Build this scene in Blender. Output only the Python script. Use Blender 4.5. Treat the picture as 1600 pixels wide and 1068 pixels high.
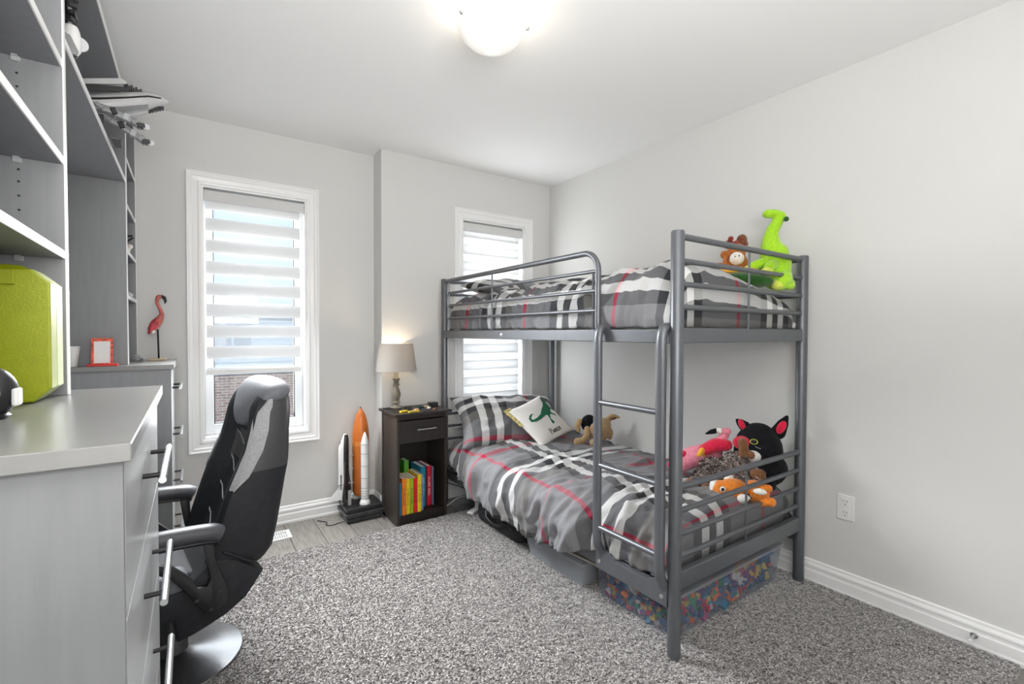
import bpy, bmesh, math, random
import numpy as np
from mathutils import Vector, Matrix, noise
random.seed(7)
SC = bpy.context.scene
COL = SC.collection
for o in list(bpy.data.objects):
    bpy.data.objects.remove(o, do_unlink=True)
PI = math.pi

# ------------------------------------------------------------------ camera
cam_d = bpy.data.cameras.new('camera'); cam = bpy.data.objects.new('camera', cam_d); COL.objects.link(cam)
cam_d.sensor_fit = 'HORIZONTAL'; cam_d.sensor_width = 36.0; cam_d.lens = 36.0 * 730.2 / 1600
cam_d.clip_start = 0.02; cam_d.clip_end = 200
CAM_H = 1.22
_yaw, _pit, _rol = math.radians(34.46), math.radians(1.137), math.radians(0.1545)
_F = Vector((math.sin(_yaw)*math.cos(_pit), math.cos(_yaw)*math.cos(_pit), -math.sin(_pit)))
_R = Vector((math.cos(_yaw), -math.sin(_yaw), 0)); _U = _R.cross(_F)
_R, _U = (math.cos(_rol)*_R + math.sin(_rol)*_U), (math.cos(_rol)*_U - math.sin(_rol)*_R)
_m = Matrix((( _R.x, _U.x, -_F.x, 0), (_R.y, _U.y, -_F.y, 0), (_R.z, _U.z, -_F.z, CAM_H), (0, 0, 0, 1)))
cam.matrix_world = _m
SC.camera = cam

# ------------------------------------------------------------------ exposure, sky, large lights
SC.view_settings.view_transform = 'Standard'; SC.view_settings.look = 'None'
SC.view_settings.gamma = 1.0; SC.view_settings.exposure = 0.03; SC.view_settings.use_curve_mapping = False
SC.cycles.use_denoising = True
SC.cycles.max_bounces = 10; SC.cycles.diffuse_bounces = 6; SC.cycles.transparent_max_bounces = 24
SC.cycles.sample_clamp_indirect = 6.0
SC.cycles.caustics_reflective = False; SC.cycles.caustics_refractive = False

world = bpy.data.worlds.new('sky'); SC.world = world; world.use_nodes = True
wn = world.node_tree.nodes; wl = world.node_tree.links
bg = wn['Background']; tc = wn.new('ShaderNodeTexCoord'); sx = wn.new('ShaderNodeSeparateXYZ'); rp = wn.new('ShaderNodeValToRGB')
wl.new(tc.outputs['Generated'], sx.inputs[0]); wl.new(sx.outputs['Z'], rp.inputs[0]); wl.new(rp.outputs[0], bg.inputs[0])
rp.color_ramp.elements[0].position = 0.0; rp.color_ramp.elements[0].color = (0.66, 0.83, 1.0, 1)
rp.color_ramp.elements[1].position = 0.6; rp.color_ramp.elements[1].color = (0.36, 0.60, 0.96, 1)
bg.inputs[1].default_value = 1.05

def area(name, loc, target, sx_, sy_, watts, col=(1, 1, 1), spread=180):
    d = bpy.data.lights.new(name, 'AREA'); d.shape = 'RECTANGLE'; d.size = sx_; d.size_y = sy_
    d.energy = watts; d.color = col; d.spread = math.radians(spread)
    o = bpy.data.objects.new(name, d); COL.objects.link(o); o.location = loc
    o.rotation_euler = (Vector(target) - Vector(loc)).to_track_quat('-Z', 'Y').to_euler()
    return o
# soft bounce off the ceiling behind the photographer, an added fill lamp before the closed rear wall, daylight behind and through each blind
area('bounce_light', (0.15, -0.45, 1.55), (0.10, 0.05, 2.45), 1.2, 0.9, 62, (1.0, 0.985, 0.965))
area('fill_light', (0.25, -1.18, 0.95), (1.6, 2.0, 0.9), 1.5, 1.7, 19, (1.0, 0.985, 0.965))  # added fill
area('window_light', (0.335, 3.47, 1.35), (0.335, 0.0, 1.35), 0.5, 1.35, 15, (0.95, 0.98, 1.0))
area('window_light', (1.96, 3.31, 1.35), (1.96, 0.0, 1.35), 0.5, 1.35, 15, (0.95, 0.98, 1.0))
area('window_light', (0.335, 2.89, 1.66), (0.49, 2.25, 0.89), 0.5, 0.9, 40, (0.96, 0.985, 1.0), 120)
area('window_light', (1.96, 3.075, 1.35), (1.96, 2.0, 1.3499), 0.5, 1.3, 10, (0.96, 0.985, 1.0))
sun = bpy.data.lights.new('sun', 'SUN'); sun.energy = 2.6; sun.angle = 0.01
so = bpy.data.objects.new('sun', sun); COL.objects.link(so); so.rotation_euler = Vector((0.25, 1.0, -0.75)).to_track_quat('-Z', 'Y').to_euler()

# ------------------------------------------------------------------ materials
def lin(r, g, b):
    f = lambda c: (c/255/12.92) if c/255 <= 0.04045 else ((c/255 + 0.055)/1.055)**2.4
    return (f(r), f(g), f(b))
def mat(name, col, rough=0.5, metal=0.0, var=0.0, vscale=20.0, stretch=None, bump=0.0, bscale=60.0, spec=0.5,
        trans=0.0, emit=None, estr=0.0, coat=0.0, sheen=0.0, alpha=1.0):
    m = bpy.data.materials.new(name); m.use_nodes = True
    nt = m.node_tree; b = nt.nodes['Principled BSDF']
    c = (*col, 1.0)
    b.inputs['Base Color'].default_value = c; b.inputs['Roughness'].default_value = rough
    b.inputs['Metallic'].default_value = metal; b.inputs['Specular IOR Level'].default_value = spec
    b.inputs['Transmission Weight'].default_value = trans; b.inputs['Coat Weight'].default_value = coat
    b.inputs['Sheen Weight'].default_value = sheen; b.inputs['Alpha'].default_value = alpha
    if emit: b.inputs['Emission Color'].default_value = (*emit, 1); b.inputs['Emission Strength'].default_value = estr
    t = nt.nodes.new('ShaderNodeTexCoord'); mp = nt.nodes.new('ShaderNodeMapping')
    nt.links.new(t.outputs['Object'], mp.inputs[0])
    if stretch: mp.inputs['Scale'].default_value = stretch
    n = nt.nodes.new('ShaderNodeTexNoise'); n.inputs['Scale'].default_value = vscale; n.inputs['Detail'].default_value = 6
    nt.links.new(mp.outputs[0], n.inputs['Vector'])
    if var > 0:
        r = nt.nodes.new('ShaderNodeMapRange'); r.inputs[1].default_value = 0.3; r.inputs[2].default_value = 0.7
        r.inputs[3].default_value = 1 - var; r.inputs[4].default_value = 1 + var
        nt.links.new(n.outputs[0], r.inputs[0])
        mx = nt.nodes.new('ShaderNodeMix'); mx.data_type = 'RGBA'; mx.blend_type = 'MULTIPLY'; mx.inputs[0].default_value = 1
        mx.inputs[6].default_value = c; nt.links.new(r.outputs[0], mx.inputs[7]); nt.links.new(mx.outputs[2], b.inputs['Base Color'])
    if bump > 0:
        n2 = nt.nodes.new('ShaderNodeTexNoise'); n2.inputs['Scale'].default_value = bscale; n2.inputs['Detail'].default_value = 4
        nt.links.new(mp.outputs[0], n2.inputs['Vector'])
        bp = nt.nodes.new('ShaderNodeBump'); bp.inputs['Strength'].default_value = bump; bp.inputs['Distance'].default_value = 0.004
        nt.links.new(n2.outputs[0], bp.inputs['Height']); nt.links.new(bp.outputs[0], b.inputs['Normal'])
    return m

M = {}
M['wall'] = mat('wall_paint', (0.66, 0.657, 0.643), 0.7, var=0.012, vscale=1.5, bump=0.05, bscale=260, spec=0.3)
M['ceiling'] = mat('ceiling_paint', (0.88, 0.88, 0.878), 0.9, bump=0.1, bscale=300, spec=0.1)
M['trim'] = mat('white_trim', (0.84, 0.84, 0.84), 0.35, var=0.01, vscale=3)
M['vinyl'] = mat('white_vinyl', (0.85, 0.86, 0.87), 0.35)
M['grey_board'] = mat('grey_melamine', (0.235, 0.24, 0.25), 0.45, var=0.05, vscale=60, stretch=(1, 1, 0.08), bump=0.05, bscale=220)
M['grey_top'] = mat('grey_worktop', (0.235, 0.235, 0.23), 0.28, var=0.04, vscale=40, bump=0.03, bscale=200)
M['front'] = mat('drawer_front_grey', (0.42, 0.425, 0.43), 0.28, var=0.03, vscale=50, stretch=(1, 1, 0.1))
M['edge'] = mat('lit_edge_white', (0.86, 0.86, 0.86), 0.35, var=0.01)  # light on the board edges, painted in as a near-white tone
M['black_metal'] = mat('black_post', (0.012, 0.012, 0.013), 0.35, metal=0.3)
M['nickel'] = mat('brushed_nickel', (0.52, 0.53, 0.54), 0.28, metal=0.9, var=0.05, vscale=80, stretch=(1, 0.1, 1))
M['bed'] = mat('grey_bed_metal', (0.13, 0.137, 0.15), 0.36, metal=0.45, var=0.04, vscale=25)
M['bolt'] = mat('steel_bolt', (0.6, 0.6, 0.6), 0.3, metal=0.9, var=0.05)
M['black_plastic'] = mat('black_plastic', (0.014, 0.014, 0.016), 0.38, var=0.1, vscale=30)
M['black_fabric'] = mat('black_upholstery', (0.017, 0.018, 0.021), 0.62, var=0.2, vscale=40, bump=0.25, bscale=420, spec=0.35)
M['dark_leather'] = mat('dark_grey_leather', (0.05, 0.05, 0.054), 0.36, var=0.06, vscale=30, bump=0.08, bscale=300)
M['grey_fabric'] = mat('grey_upholstery', (0.15, 0.155, 0.175), 0.55, var=0.1, vscale=60, bump=0.3, bscale=500)
M['silver_fabric'] = mat('silver_mesh', (0.34, 0.34, 0.35), 0.6, var=0.15, vscale=160, bump=0.4, bscale=600)
M['arm'] = mat('arm_vinyl', (0.055, 0.056, 0.065), 0.38, var=0.08, vscale=60, bump=0.1, bscale=500)
M['disc'] = mat('gunmetal_base', (0.20, 0.20, 0.205), 0.24, metal=0.85, var=0.05, vscale=20)
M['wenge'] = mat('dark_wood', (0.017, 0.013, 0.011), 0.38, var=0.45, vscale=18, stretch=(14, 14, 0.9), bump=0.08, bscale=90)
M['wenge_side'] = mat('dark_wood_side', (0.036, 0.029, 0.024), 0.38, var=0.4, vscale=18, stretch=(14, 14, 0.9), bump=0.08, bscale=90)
M['lamp_wood'] = mat('weathered_wood', (0.19, 0.165, 0.125), 0.7, var=0.35, vscale=40, stretch=(1, 1, 0.4), bump=0.2, bscale=120)
M['white_cotton'] = mat('white_cotton', (0.80, 0.78, 0.74), 0.85, var=0.06, vscale=9, bump=0.3, bscale=300)
M['white_plastic'] = mat('white_plastic', (0.78, 0.78, 0.77), 0.35, var=0.02)
M['mattress'] = mat('white_ticking', (0.55, 0.55, 0.55), 0.9, var=0.05, bump=0.2)
M['lime'] = mat('lime_plastic', (0.29, 0.335, 0.003), 0.42, var=0.05, vscale=30, bump=0.15, bscale=200)
M['lime_lit'] = mat('lit_lime_plastic', (0.50, 0.54, 0.25), 0.4, var=0.06, vscale=60, bump=0.2, bscale=200)  # window light on the case's side, put into the colour as paler lime
M['red'] = mat('red_plastic', (0.70, 0.035, 0.025), 0.35, var=0.05)
M['paper'] = mat('paper', (0.80, 0.80, 0.79), 0.8, var=0.02)
M['orange_tank'] = mat('orange_tank', (0.52, 0.14, 0.022), 0.38, var=0.18, vscale=14)
M['white_model'] = mat('white_model_plastic', (0.74, 0.74, 0.73), 0.35, var=0.04)
M['grey_model'] = mat('grey_model_plastic', (0.24, 0.245, 0.25), 0.35, var=0.1)
M['lgrey_model'] = mat('light_grey_model', (0.45, 0.45, 0.45), 0.4, var=0.08)
M['smoke'] = mat('smoky_base', (0.035, 0.036, 0.038), 0.22, var=0.3, vscale=14)
M['black'] = mat('black_print', (0.008, 0.008, 0.008), 0.6)
M['green_print'] = mat('green_print', (0.012, 0.13, 0.062), 0.8, var=0.12, vscale=80)
M['brick'] = None

def fur(name, col, var=0.25, vscale=90, sheen=0.3, bump=0.6):
    return mat(name, col, 0.95, var=var, vscale=vscale, bump=bump, bscale=350, spec=0.15, sheen=sheen)
M['green_plush'] = fur('lime_green_plush', (0.36, 0.66, 0.025), 0.12)
M['yellow_green'] = fur('yellow_green_plush', (0.62, 0.70, 0.10), 0.12)
M['dark_green'] = fur('dark_green_plush', (0.025, 0.10, 0.015), 0.3, 40)
M['yellow_plush'] = fur('golden_plush', (0.80, 0.40, 0.035), 0.12)
M['brown_plush'] = fur('brown_plush', (0.17, 0.075, 0.030), 0.3)
M['auburn'] = fur('auburn_plush', (0.22, 0.030, 0.018), 0.5, 60)
M['rust'] = fur('rust_plush', (0.42, 0.13, 0.025), 0.25)
M['white_plush'] = fur('white_plush', (0.78, 0.76, 0.71), 0.08)
M['tan_plush'] = fur('tan_plush', (0.44, 0.30, 0.155), 0.2)
M['black_plush'] = fur('black_plush', (0.009, 0.009, 0.011), 0.3, sheen=0.05)
M['red_plush'] = fur('red_plush', (0.66, 0.018, 0.06), 0.15)
M['pink_plush'] = fur('pink_plush', (0.76, 0.25, 0.33), 0.18)
M['orange_plush'] = fur('orange_plush', (0.66, 0.195, 0.022), 0.18)
M['grey_fur'] = fur('speckled_fur', (0.20, 0.16, 0.145), 0.75, 120)

# plaid bedding: warp and weft ramps averaged
def plaid_mat():
    m = bpy.data.materials.new('plaid_bedding'); m.use_nodes = True; nt = m.node_tree; b = nt.nodes['Principled BSDF']
    b.inputs['Roughness'].default_value = 0.85; b.inputs['Specular IOR Level'].default_value = 0.2; b.inputs['Sheen Weight'].default_value = 0.1
    tc = nt.nodes.new('ShaderNodeUVMap'); sp = nt.nodes.new('ShaderNodeSeparateXYZ'); nt.links.new(tc.outputs[0], sp.inputs[0])
    base = (0.20, 0.20, 0.211); dark = (0.03, 0.031, 0.035); white = (0.80, 0.80, 0.79); red = (0.44, 0.022, 0.065); warm = (0.13, 0.122, 0.108)
    outs = []
    for k in range(2):
        mu = nt.nodes.new('ShaderNodeMath'); mu.operation = 'MULTIPLY_ADD'; mu.inputs[1].default_value = 1/0.66 if k else 1/0.72; mu.inputs[2].default_value = 0.95 if k else 0.72
        fr = nt.nodes.new('ShaderNodeMath'); fr.operation = 'FRACT'
        nt.links.new(sp.outputs[k], mu.inputs[0]); nt.links.new(mu.outputs[0], fr.inputs[0])
        r = nt.nodes.new('ShaderNodeValToRGB'); r.color_ramp.interpolation = 'CONSTANT'
        st = [(0, base), (0.20 if k else 0.14, red), (0.232 if k else 0.17, base), (0.40, warm if k else base), (0.52, dark), (0.60, white), (0.67, dark), (0.74, white), (0.81, dark), (0.89, base)]
        e = r.color_ramp.elements
        e[0].position = 0; e[0].color = (*base, 1); e[1].position = 0.99; e[1].color = (*base, 1)
        for p, c in st[1:]:
            q = e.new(p); q.color = (*c, 1)
        nt.links.new(fr.outputs[0], r.inputs[0]); outs.append(r)
    mx = nt.nodes.new('ShaderNodeMix'); mx.data_type = 'RGBA'; mx.inputs[0].default_value = 0.5
    nt.links.new(outs[0].outputs[0], mx.inputs[6]); nt.links.new(outs[1].outputs[0], mx.inputs[7])
    nt.links.new(mx.outputs[2], b.inputs['Base Color'])
    n = nt.nodes.new('ShaderNodeTexNoise'); n.inputs['Scale'].default_value = 45; n.inputs['Detail'].default_value = 5
    t2 = nt.nodes.new('ShaderNodeTexCoord'); nt.links.new(t2.outputs['Object'], n.inputs['Vector'])
    bp = nt.nodes.new('ShaderNodeBump'); bp.inputs['Strength'].default_value = 0.22; bp.inputs['Distance'].default_value = 0.01
    nt.links.new(n.outputs[0], bp.inputs['Height']); nt.links.new(bp.outputs[0], b.inputs['Normal'])
    return m
M['plaid'] = plaid_mat()

def carpet_mat():
    m = bpy.data.materials.new('speckled_carpet'); m.use_nodes = True; nt = m.node_tree; b = nt.nodes['Principled BSDF']
    b.inputs['Roughness'].default_value = 1.0; b.inputs['Specular IOR Level'].default_value = 0.05
    t = nt.nodes.new('ShaderNodeTexCoord'); v = nt.nodes.new('ShaderNodeTexVoronoi'); v.inputs['Scale'].default_value = 215
    nt.links.new(t.outputs['Object'], v.inputs['Vector'])
    s = nt.nodes.new('ShaderNodeSeparateColor'); nt.links.new(v.outputs['Color'], s.inputs[0])
    r = nt.nodes.new('ShaderNodeValToRGB'); r.color_ramp.interpolation = 'LINEAR'; e = r.color_ramp.elements
    e[0].position = 0; e[0].color = (0.012, 0.010, 0.010, 1); e[1].position = 1; e[1].color = (0.60, 0.58, 0.56, 1)
    for p, c in ((0.15, (0.02, 0.016, 0.016)), (0.26, (0.065, 0.055, 0.053)), (0.60, (0.165, 0.152, 0.146)), (0.80, (0.30, 0.285, 0.276))):
        q = e.new(p); q.color = (*c, 1)
    b.inputs['Sheen Weight'].default_value = 0.8; b.inputs['Sheen Roughness'].default_value = 0.3
    nt.links.new(s.outputs[0], r.inputs[0]); nt.links.new(r.outputs[0], b.inputs['Base Color'])
    bp = nt.nodes.new('ShaderNodeBump'); bp.inputs['Strength'].default_value = 0.7; bp.inputs['Distance'].default_value = 0.006; bp.invert = True
    nt.links.new(v.outputs['Distance'], bp.inputs['Height']); nt.links.new(bp.outputs[0], b.inputs['Normal'])
    return m
M['carpet'] = carpet_mat()

def plank_mat():
    m = mat('grey_oak_plank', (0.205, 0.19, 0.173), 0.38, var=0.28, vscale=9, stretch=(9, 0.7, 1), bump=0.08, bscale=60)
    nt = m.node_tree; oi = nt.nodes.new('ShaderNodeObjectInfo'); b = nt.nodes['Principled BSDF']
    src = b.inputs['Base Color'].links[0].from_socket
    r = nt.nodes.new('ShaderNodeMapRange'); r.inputs[3].default_value = 0.86; r.inputs[4].default_value = 1.12
    nt.links.new(oi.outputs['Random'], r.inputs[0])
    mx = nt.nodes.new('ShaderNodeMix'); mx.data_type = 'RGBA'; mx.blend_type = 'MULTIPLY'; mx.inputs[0].default_value = 1
    nt.links.new(src, mx.inputs[6]); nt.links.new(r.outputs[0], mx.inputs[7]); nt.links.new(mx.outputs[2], b.inputs['Base Color'])
    return m
M['plank'] = plank_mat()

def cloth_trans(name, col, t_w, transp=0.0):
    m = bpy.data.materials.new(name); m.use_nodes = True; nt = m.node_tree; nt.nodes.remove(nt.nodes['Principled BSDF'])
    out = nt.nodes['Material Output']
    d = nt.nodes.new('ShaderNodeBsdfDiffuse'); d.inputs[0].default_value = (*col, 1)
    tr = nt.nodes.new('ShaderNodeBsdfTranslucent'); tr.inputs[0].default_value = (*col, 1)
    n = nt.nodes.new('ShaderNodeTexNoise'); n.inputs['Scale'].default_value = 400
    bp = nt.nodes.new('ShaderNodeBump'); bp.inputs['Strength'].default_value = 0.05; nt.links.new(n.outputs[0], bp.inputs['Height'])
    nt.links.new(bp.outputs[0], d.inputs['Normal'])
    mx = nt.nodes.new('ShaderNodeMixShader'); mx.inputs[0].default_value = t_w
    nt.links.new(d.outputs[0], mx.inputs[1]); nt.links.new(tr.outputs[0], mx.inputs[2])
    last = mx
    if transp > 0:
        tp = nt.nodes.new('ShaderNodeBsdfTransparent'); m2 = nt.nodes.new('ShaderNodeMixShader'); m2.inputs[0].default_value = transp
        nt.links.new(mx.outputs[0], m2.inputs[1]); nt.links.new(tp.outputs[0], m2.inputs[2]); last = m2
    nt.links.new(last.outputs[0], out.inputs[0])
    return m
M['blind'] = cloth_trans('blind_band_fabric', (0.86, 0.86, 0.86), 0.45)
M['sheer'] = cloth_trans('blind_sheer_net', (0.8, 0.8, 0.8), 0.3, 0.95)
M['cassette'] = mat('blind_cassette', (0.66, 0.66, 0.655), 0.8, var=0.03, vscale=200, bump=0.2, bscale=500)
M['shade'] = cloth_trans('linen_shade', (0.50, 0.475, 0.445), 0.32)
def glass_mat(name, tint, rough=0.0, mixf=0.9):
    m = bpy.data.materials.new(name); m.use_nodes = True; nt = m.node_tree; nt.nodes.remove(nt.nodes['Principled BSDF'])
    tp = nt.nodes.new('ShaderNodeBsdfTransparent'); tp.inputs[0].default_value = (*tint, 1)
    g = nt.nodes.new('ShaderNodeBsdfGlossy'); g.inputs['Roughness'].default_value = rough + 0.02; g.inputs[0].default_value = (0.9, 0.9, 0.9, 1)
    mx = nt.nodes.new('ShaderNodeMixShader'); mx.inputs[0].default_value = mixf
    nt.links.new(g.outputs[0], mx.inputs[1]); nt.links.new(tp.outputs[0], mx.inputs[2]); nt.links.new(mx.outputs[0], nt.nodes['Material Output'].inputs[0])
    return m
M['glass'] = glass_mat('window_glass', (0.97, 0.98, 0.98), 0, 0.94)
M['clear_plastic'] = cloth_trans('clear_plastic', (0.40, 0.45, 0.55), 0.4, 0.84)
M['clear_lid'] = cloth_trans('frosted_plastic', (0.55, 0.57, 0.61), 0.4, 0.55)
M['crystal'] = cloth_trans('frosted_crystal', (0.85, 0.86, 0.88), 0.4, 0.3)

def brick_mat():
    m = bpy.data.materials.new('far_brick'); m.use_nodes = True; nt = m.node_tree; b = nt.nodes['Principled BSDF']
    b.inputs['Roughness'].default_value = 0.9
    t = nt.nodes.new('ShaderNodeTexCoord'); mp = nt.nodes.new('ShaderNodeMapping'); mp.inputs['Rotation'].default_value = (PI/2, 0, 0)
    k = nt.nodes.new('ShaderNodeTexBrick'); k.inputs['Color1'].default_value = (*lin(176, 148, 134), 1); k.inputs['Color2'].default_value = (*lin(146, 119, 108), 1)
    k.inputs['Mortar'].default_value = (*lin(190, 183, 176), 1); k.inputs['Scale'].default_value = 1.0
    k.inputs['Brick Width'].default_value = 0.21; k.inputs['Row Height'].default_value = 0.075; k.inputs['Mortar Size'].default_value = 0.011
    nt.links.new(t.outputs['Object'], mp.inputs[0]); nt.links.new(mp.outputs[0], k.inputs['Vector']); nt.links.new(k.outputs[0], b.inputs['Base Color'])
    return m
M['brick'] = brick_mat()
M['siding'] = mat('grey_siding', lin(175, 185, 195), 0.8, var=0.05, vscale=3)
M['roof_snow'] = mat('frosted_roof', lin(200, 208, 214), 0.9, var=0.12, vscale=2)
M['far_window'] = mat('far_window', lin(140, 150, 160), 0.3, var=0.05)

# ------------------------------------------------------------------ builders
WORLD = {}
def wm(o): return WORLD.get(o.name, Matrix.Identity(4))
def reg(o, m): WORLD[o.name] = m
def mesh_obj(name, me, parent=None, tagd=None):
    o = bpy.data.objects.new(name, me); COL.objects.link(o)
    if parent is not None: o.parent = parent; reg(o, wm(parent))
    return o
def obj(name, bm, m, parent=None, smooth=False, local=False, mods=None):
    """link a bmesh as ONE mesh object; world coordinates unless local"""
    if parent is not None and not local: bm.transform(wm(parent).inverted())
    me = bpy.data.meshes.new(name); bm.normal_update(); bm.to_mesh(me); bm.free()
    if m is not None:
        for mm in (m if isinstance(m, list) else [m]): me.materials.append(mm)
    if smooth:
        me.polygons.foreach_set('use_smooth', [True]*len(me.polygons))
        try: me.set_sharp_from_angle(angle=math.radians(40))
        except Exception: pass
    return mesh_obj(name, me, parent)
def tag(o, label, cat, group=None, kind=None):
    o['label'] = label; o['category'] = cat
    if group: o['group'] = group
    if kind: o['kind'] = kind
    return o
def thing(name, label, cat, loc=(0, 0, 0), rot=0.0, group=None, mtx=None):
    o = bpy.data.objects.new(name, None); COL.objects.link(o)
    m = mtx if mtx is not None else Matrix.Translation(loc) @ Matrix.Rotation(rot, 4, 'Z')
    o.matrix_world = m; reg(o, m); o.empty_display_size = 0.05
    return tag(o, label, cat, group)
def struct(name, bm, m, smooth=False, parent=None):
    o = obj(name, bm, m, parent, smooth)
    if parent is None: o['kind'] = 'structure'
    return o
def BM(): return bmesh.new()
def box(bm, a, b, mtx=None, bev=0.0, seg=2, mi=0):
    x0, y0, z0 = a; x1, y1, z1 = b
    t = BM() if bev > 0 else bm
    vs = [t.verts.new(p) for p in ((x0,y0,z0),(x1,y0,z0),(x1,y1,z0),(x0,y1,z0),(x0,y0,z1),(x1,y0,z1),(x1,y1,z1),(x0,y1,z1))]
    fs = [t.faces.new([vs[i] for i in f]) for f in ((0,3,2,1),(4,5,6,7),(0,1,5,4),(1,2,6,5),(2,3,7,6),(3,0,4,7))]
    for f in fs: f.material_index = mi
    if bev > 0:
        bmesh.ops.bevel(t, geom=t.edges[:], offset=bev, segments=seg, affect='EDGES', profile=0.5)
        if mtx: t.transform(mtx)
        me = bpy.data.meshes.new('t'); t.to_mesh(me); t.free(); bm.from_mesh(me); bpy.data.meshes.remove(me)
    elif mtx:
        for v in vs: v.co = mtx @ v.co
    return bm
def prism(bm, pts, axis, a, b, mtx=None, bev=0.0):
    """extrude a 2-D outline; axis = 'x','y','z' the extrusion axis"""
    def P(p, t):
        return {'x': (t, p[0], p[1]), 'y': (p[0], t, p[1]), 'z': (p[0], p[1], t)}[axis]
    t = BM() if (bev > 0 or mtx) else bm
    va = [t.verts.new(P(p, a)) for p in pts]; vb = [t.verts.new(P(p, b)) for p in pts]
    n = len(pts)
    f1 = t.faces.new(va); f2 = t.faces.new(vb[::-1])
    fs = [f1, f2] + [t.faces.new((va[i], vb[i], vb[(i+1) % n], va[(i+1) % n])) for i in range(n)]
    bmesh.ops.recalc_face_normals(t, faces=fs)
    if bev > 0:
        es = [e for e in t.edges if len(e.link_faces) == 2 and (e.link_faces[0] in (f1, f2) or e.link_faces[1] in (f1, f2))]
        bmesh.ops.bevel(t, geom=es, offset=bev, segments=2, affect='EDGES', profile=0.5)
    if t is not bm:
        if mtx: t.transform(mtx)
        me = bpy.data.meshes.new('t'); t.to_mesh(me); t.free(); bm.from_mesh(me); bpy.data.meshes.remove(me)
    return bm
def spline(pts, n=6):
    """Catmull-Rom through pts"""
    P = [Vector(p) for p in pts]; P = [2*P[0]-P[1]] + P + [2*P[-1]-P[-2]]; out = []
    for i in range(1, len(P)-2):
        for k in range(n):
            t = k/n
            out.append(0.5*((2*P[i]) + (P[i+1]-P[i-1])*t + (2*P[i-1]-5*P[i]+4*P[i+1]-P[i+2])*t*t + (3*P[i]-P[i-1]-3*P[i+1]+P[i+2])*t**3))
    out.append(P[-2]); return out
def tube(bm, pts, r, seg=10, rad=None, flat=None):
    pts = [Vector(p) for p in pts]; n = len(pts); rings = []
    up = None
    for i, p in enumerate(pts):
        d = (pts[min(i+1, n-1)] - pts[max(i-1, 0)]).normalized()
        if up is None:
            up = Vector((0, 0, 1)) if abs(d.z) < 0.9 else Vector((0, 1, 0))
        a = d.cross(up)
        a = a.normalized() if a.length > 1e-5 else Vector((1, 0, 0))
        b = a.cross(d).normalized(); up = b
        rr = rad[i] if rad else r
        ra, rb = (rr, rr) if not flat else (rr*flat[0], rr*flat[1])
        rings.append([bm.verts.new(p + a*math.cos(2*PI*k/seg)*ra + b*math.sin(2*PI*k/seg)*rb) for k in range(seg)])
    for i in range(n-1):
        for k in range(seg):
            bm.faces.new((rings[i][k], rings[i][(k+1) % seg], rings[i+1][(k+1) % seg], rings[i+1][k]))
    bm.faces.new(rings[0][::-1]); bm.faces.new(rings[-1]); return bm
def lathe(bm, prof, c=(0, 0, 0), seg=24, mtx=None, a0=0.0):
    """prof = [(r,z)...] bottom to top, closed with caps"""
    rings = []; T = mtx or Matrix.Identity(4)
    for r, z in prof:
        rings.append([bm.verts.new(T @ Vector((c[0]+max(r, 1e-4)*math.cos(a0+2*PI*k/seg), c[1]+max(r, 1e-4)*math.sin(a0+2*PI*k/seg), c[2]+z))) for k in range(seg)])
    for i in range(len(rings)-1):
        for k in range(seg):
            bm.faces.new((rings[i][k], rings[i][(k+1) % seg], rings[i+1][(k+1) % seg], rings[i+1][k]))
    bm.faces.new(rings[0][::-1]); bm.faces.new(rings[-1]); return bm
def ball(bm, c, r, rot=None, seg=16):
    r = (r, r, r) if not hasattr(r, '__len__') else r
    m = Matrix.Translation(c) @ (rot.to_4x4() if rot else Matrix.Identity(4)) @ Matrix.Diagonal((*r, 1))
    bmesh.ops.create_uvsphere(bm, u_segments=seg, v_segments=max(6, seg*2//3), radius=1.0, matrix=m); return bm
def RE(x=0, y=0, z=0):
    from mathutils import Euler
    return Euler((math.radians(x), math.radians(y), math.radians(z))).to_matrix()
def limb(bm, pts, rads, n=5, seg=14):
    """overlapping balls along a spline: raw matter for fuse()"""
    P = spline(pts, n); R = np.interp(np.linspace(0, 1, len(P)), np.linspace(0, 1, len(rads)), rads)
    for p, r in zip(P, R): ball(bm, p, float(r), seg=seg)
    return bm
def fuse(name, bm, m, parent, voxel=0.006, smooth=4, local=True):
    """weld overlapping blobs into ONE continuous skin"""
    if not local: bm.transform(wm(parent).inverted())
    me = bpy.data.meshes.new(name + '_raw'); bm.to_mesh(me); bm.free()
    t = bpy.data.objects.new('tmp', me); COL.objects.link(t)
    r = t.modifiers.new('r', 'REMESH'); r.mode = 'VOXEL'; r.voxel_size = voxel; r.use_smooth_shade = True
    s = t.modifiers.new('s', 'SMOOTH'); s.factor = 0.5; s.iterations = smooth
    dg = bpy.context.evaluated_depsgraph_get(); dg.update()
    me2 = bpy.data.meshes.new_from_object(t.evaluated_get(dg)); me2.name = name
    bpy.data.objects.remove(t, do_unlink=True); bpy.data.meshes.remove(me)
    me2.materials.clear(); me2.materials.append(m)
    me2.polygons.foreach_set('use_smooth', [True]*len(me2.polygons))
    return mesh_obj(name, me2, parent)
def dup(root, loc=None, mtx=None):
    """copy a thing, its parts and their sub-parts (mesh data shared)"""
    def rec(o, par):
        c = o.copy(); COL.objects.link(c); c.parent = par
        for ch in [x for x in bpy.data.objects if x.parent == o]: rec(ch, c)
        return c
    r = rec(root, None)
    if mtx is not None: r.matrix_world = mtx
    elif loc is not None: r.location = loc
    reg(r, r.matrix_world.copy())
    return r
def facing(p, extra=0.0):
    """frame whose X runs to the right and Y away when seen from the room's entrance"""
    return Matrix.Translation(p) @ Matrix.Rotation(math.atan2(p[1], p[0]) - PI/2 + extra, 4, 'Z')

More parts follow.
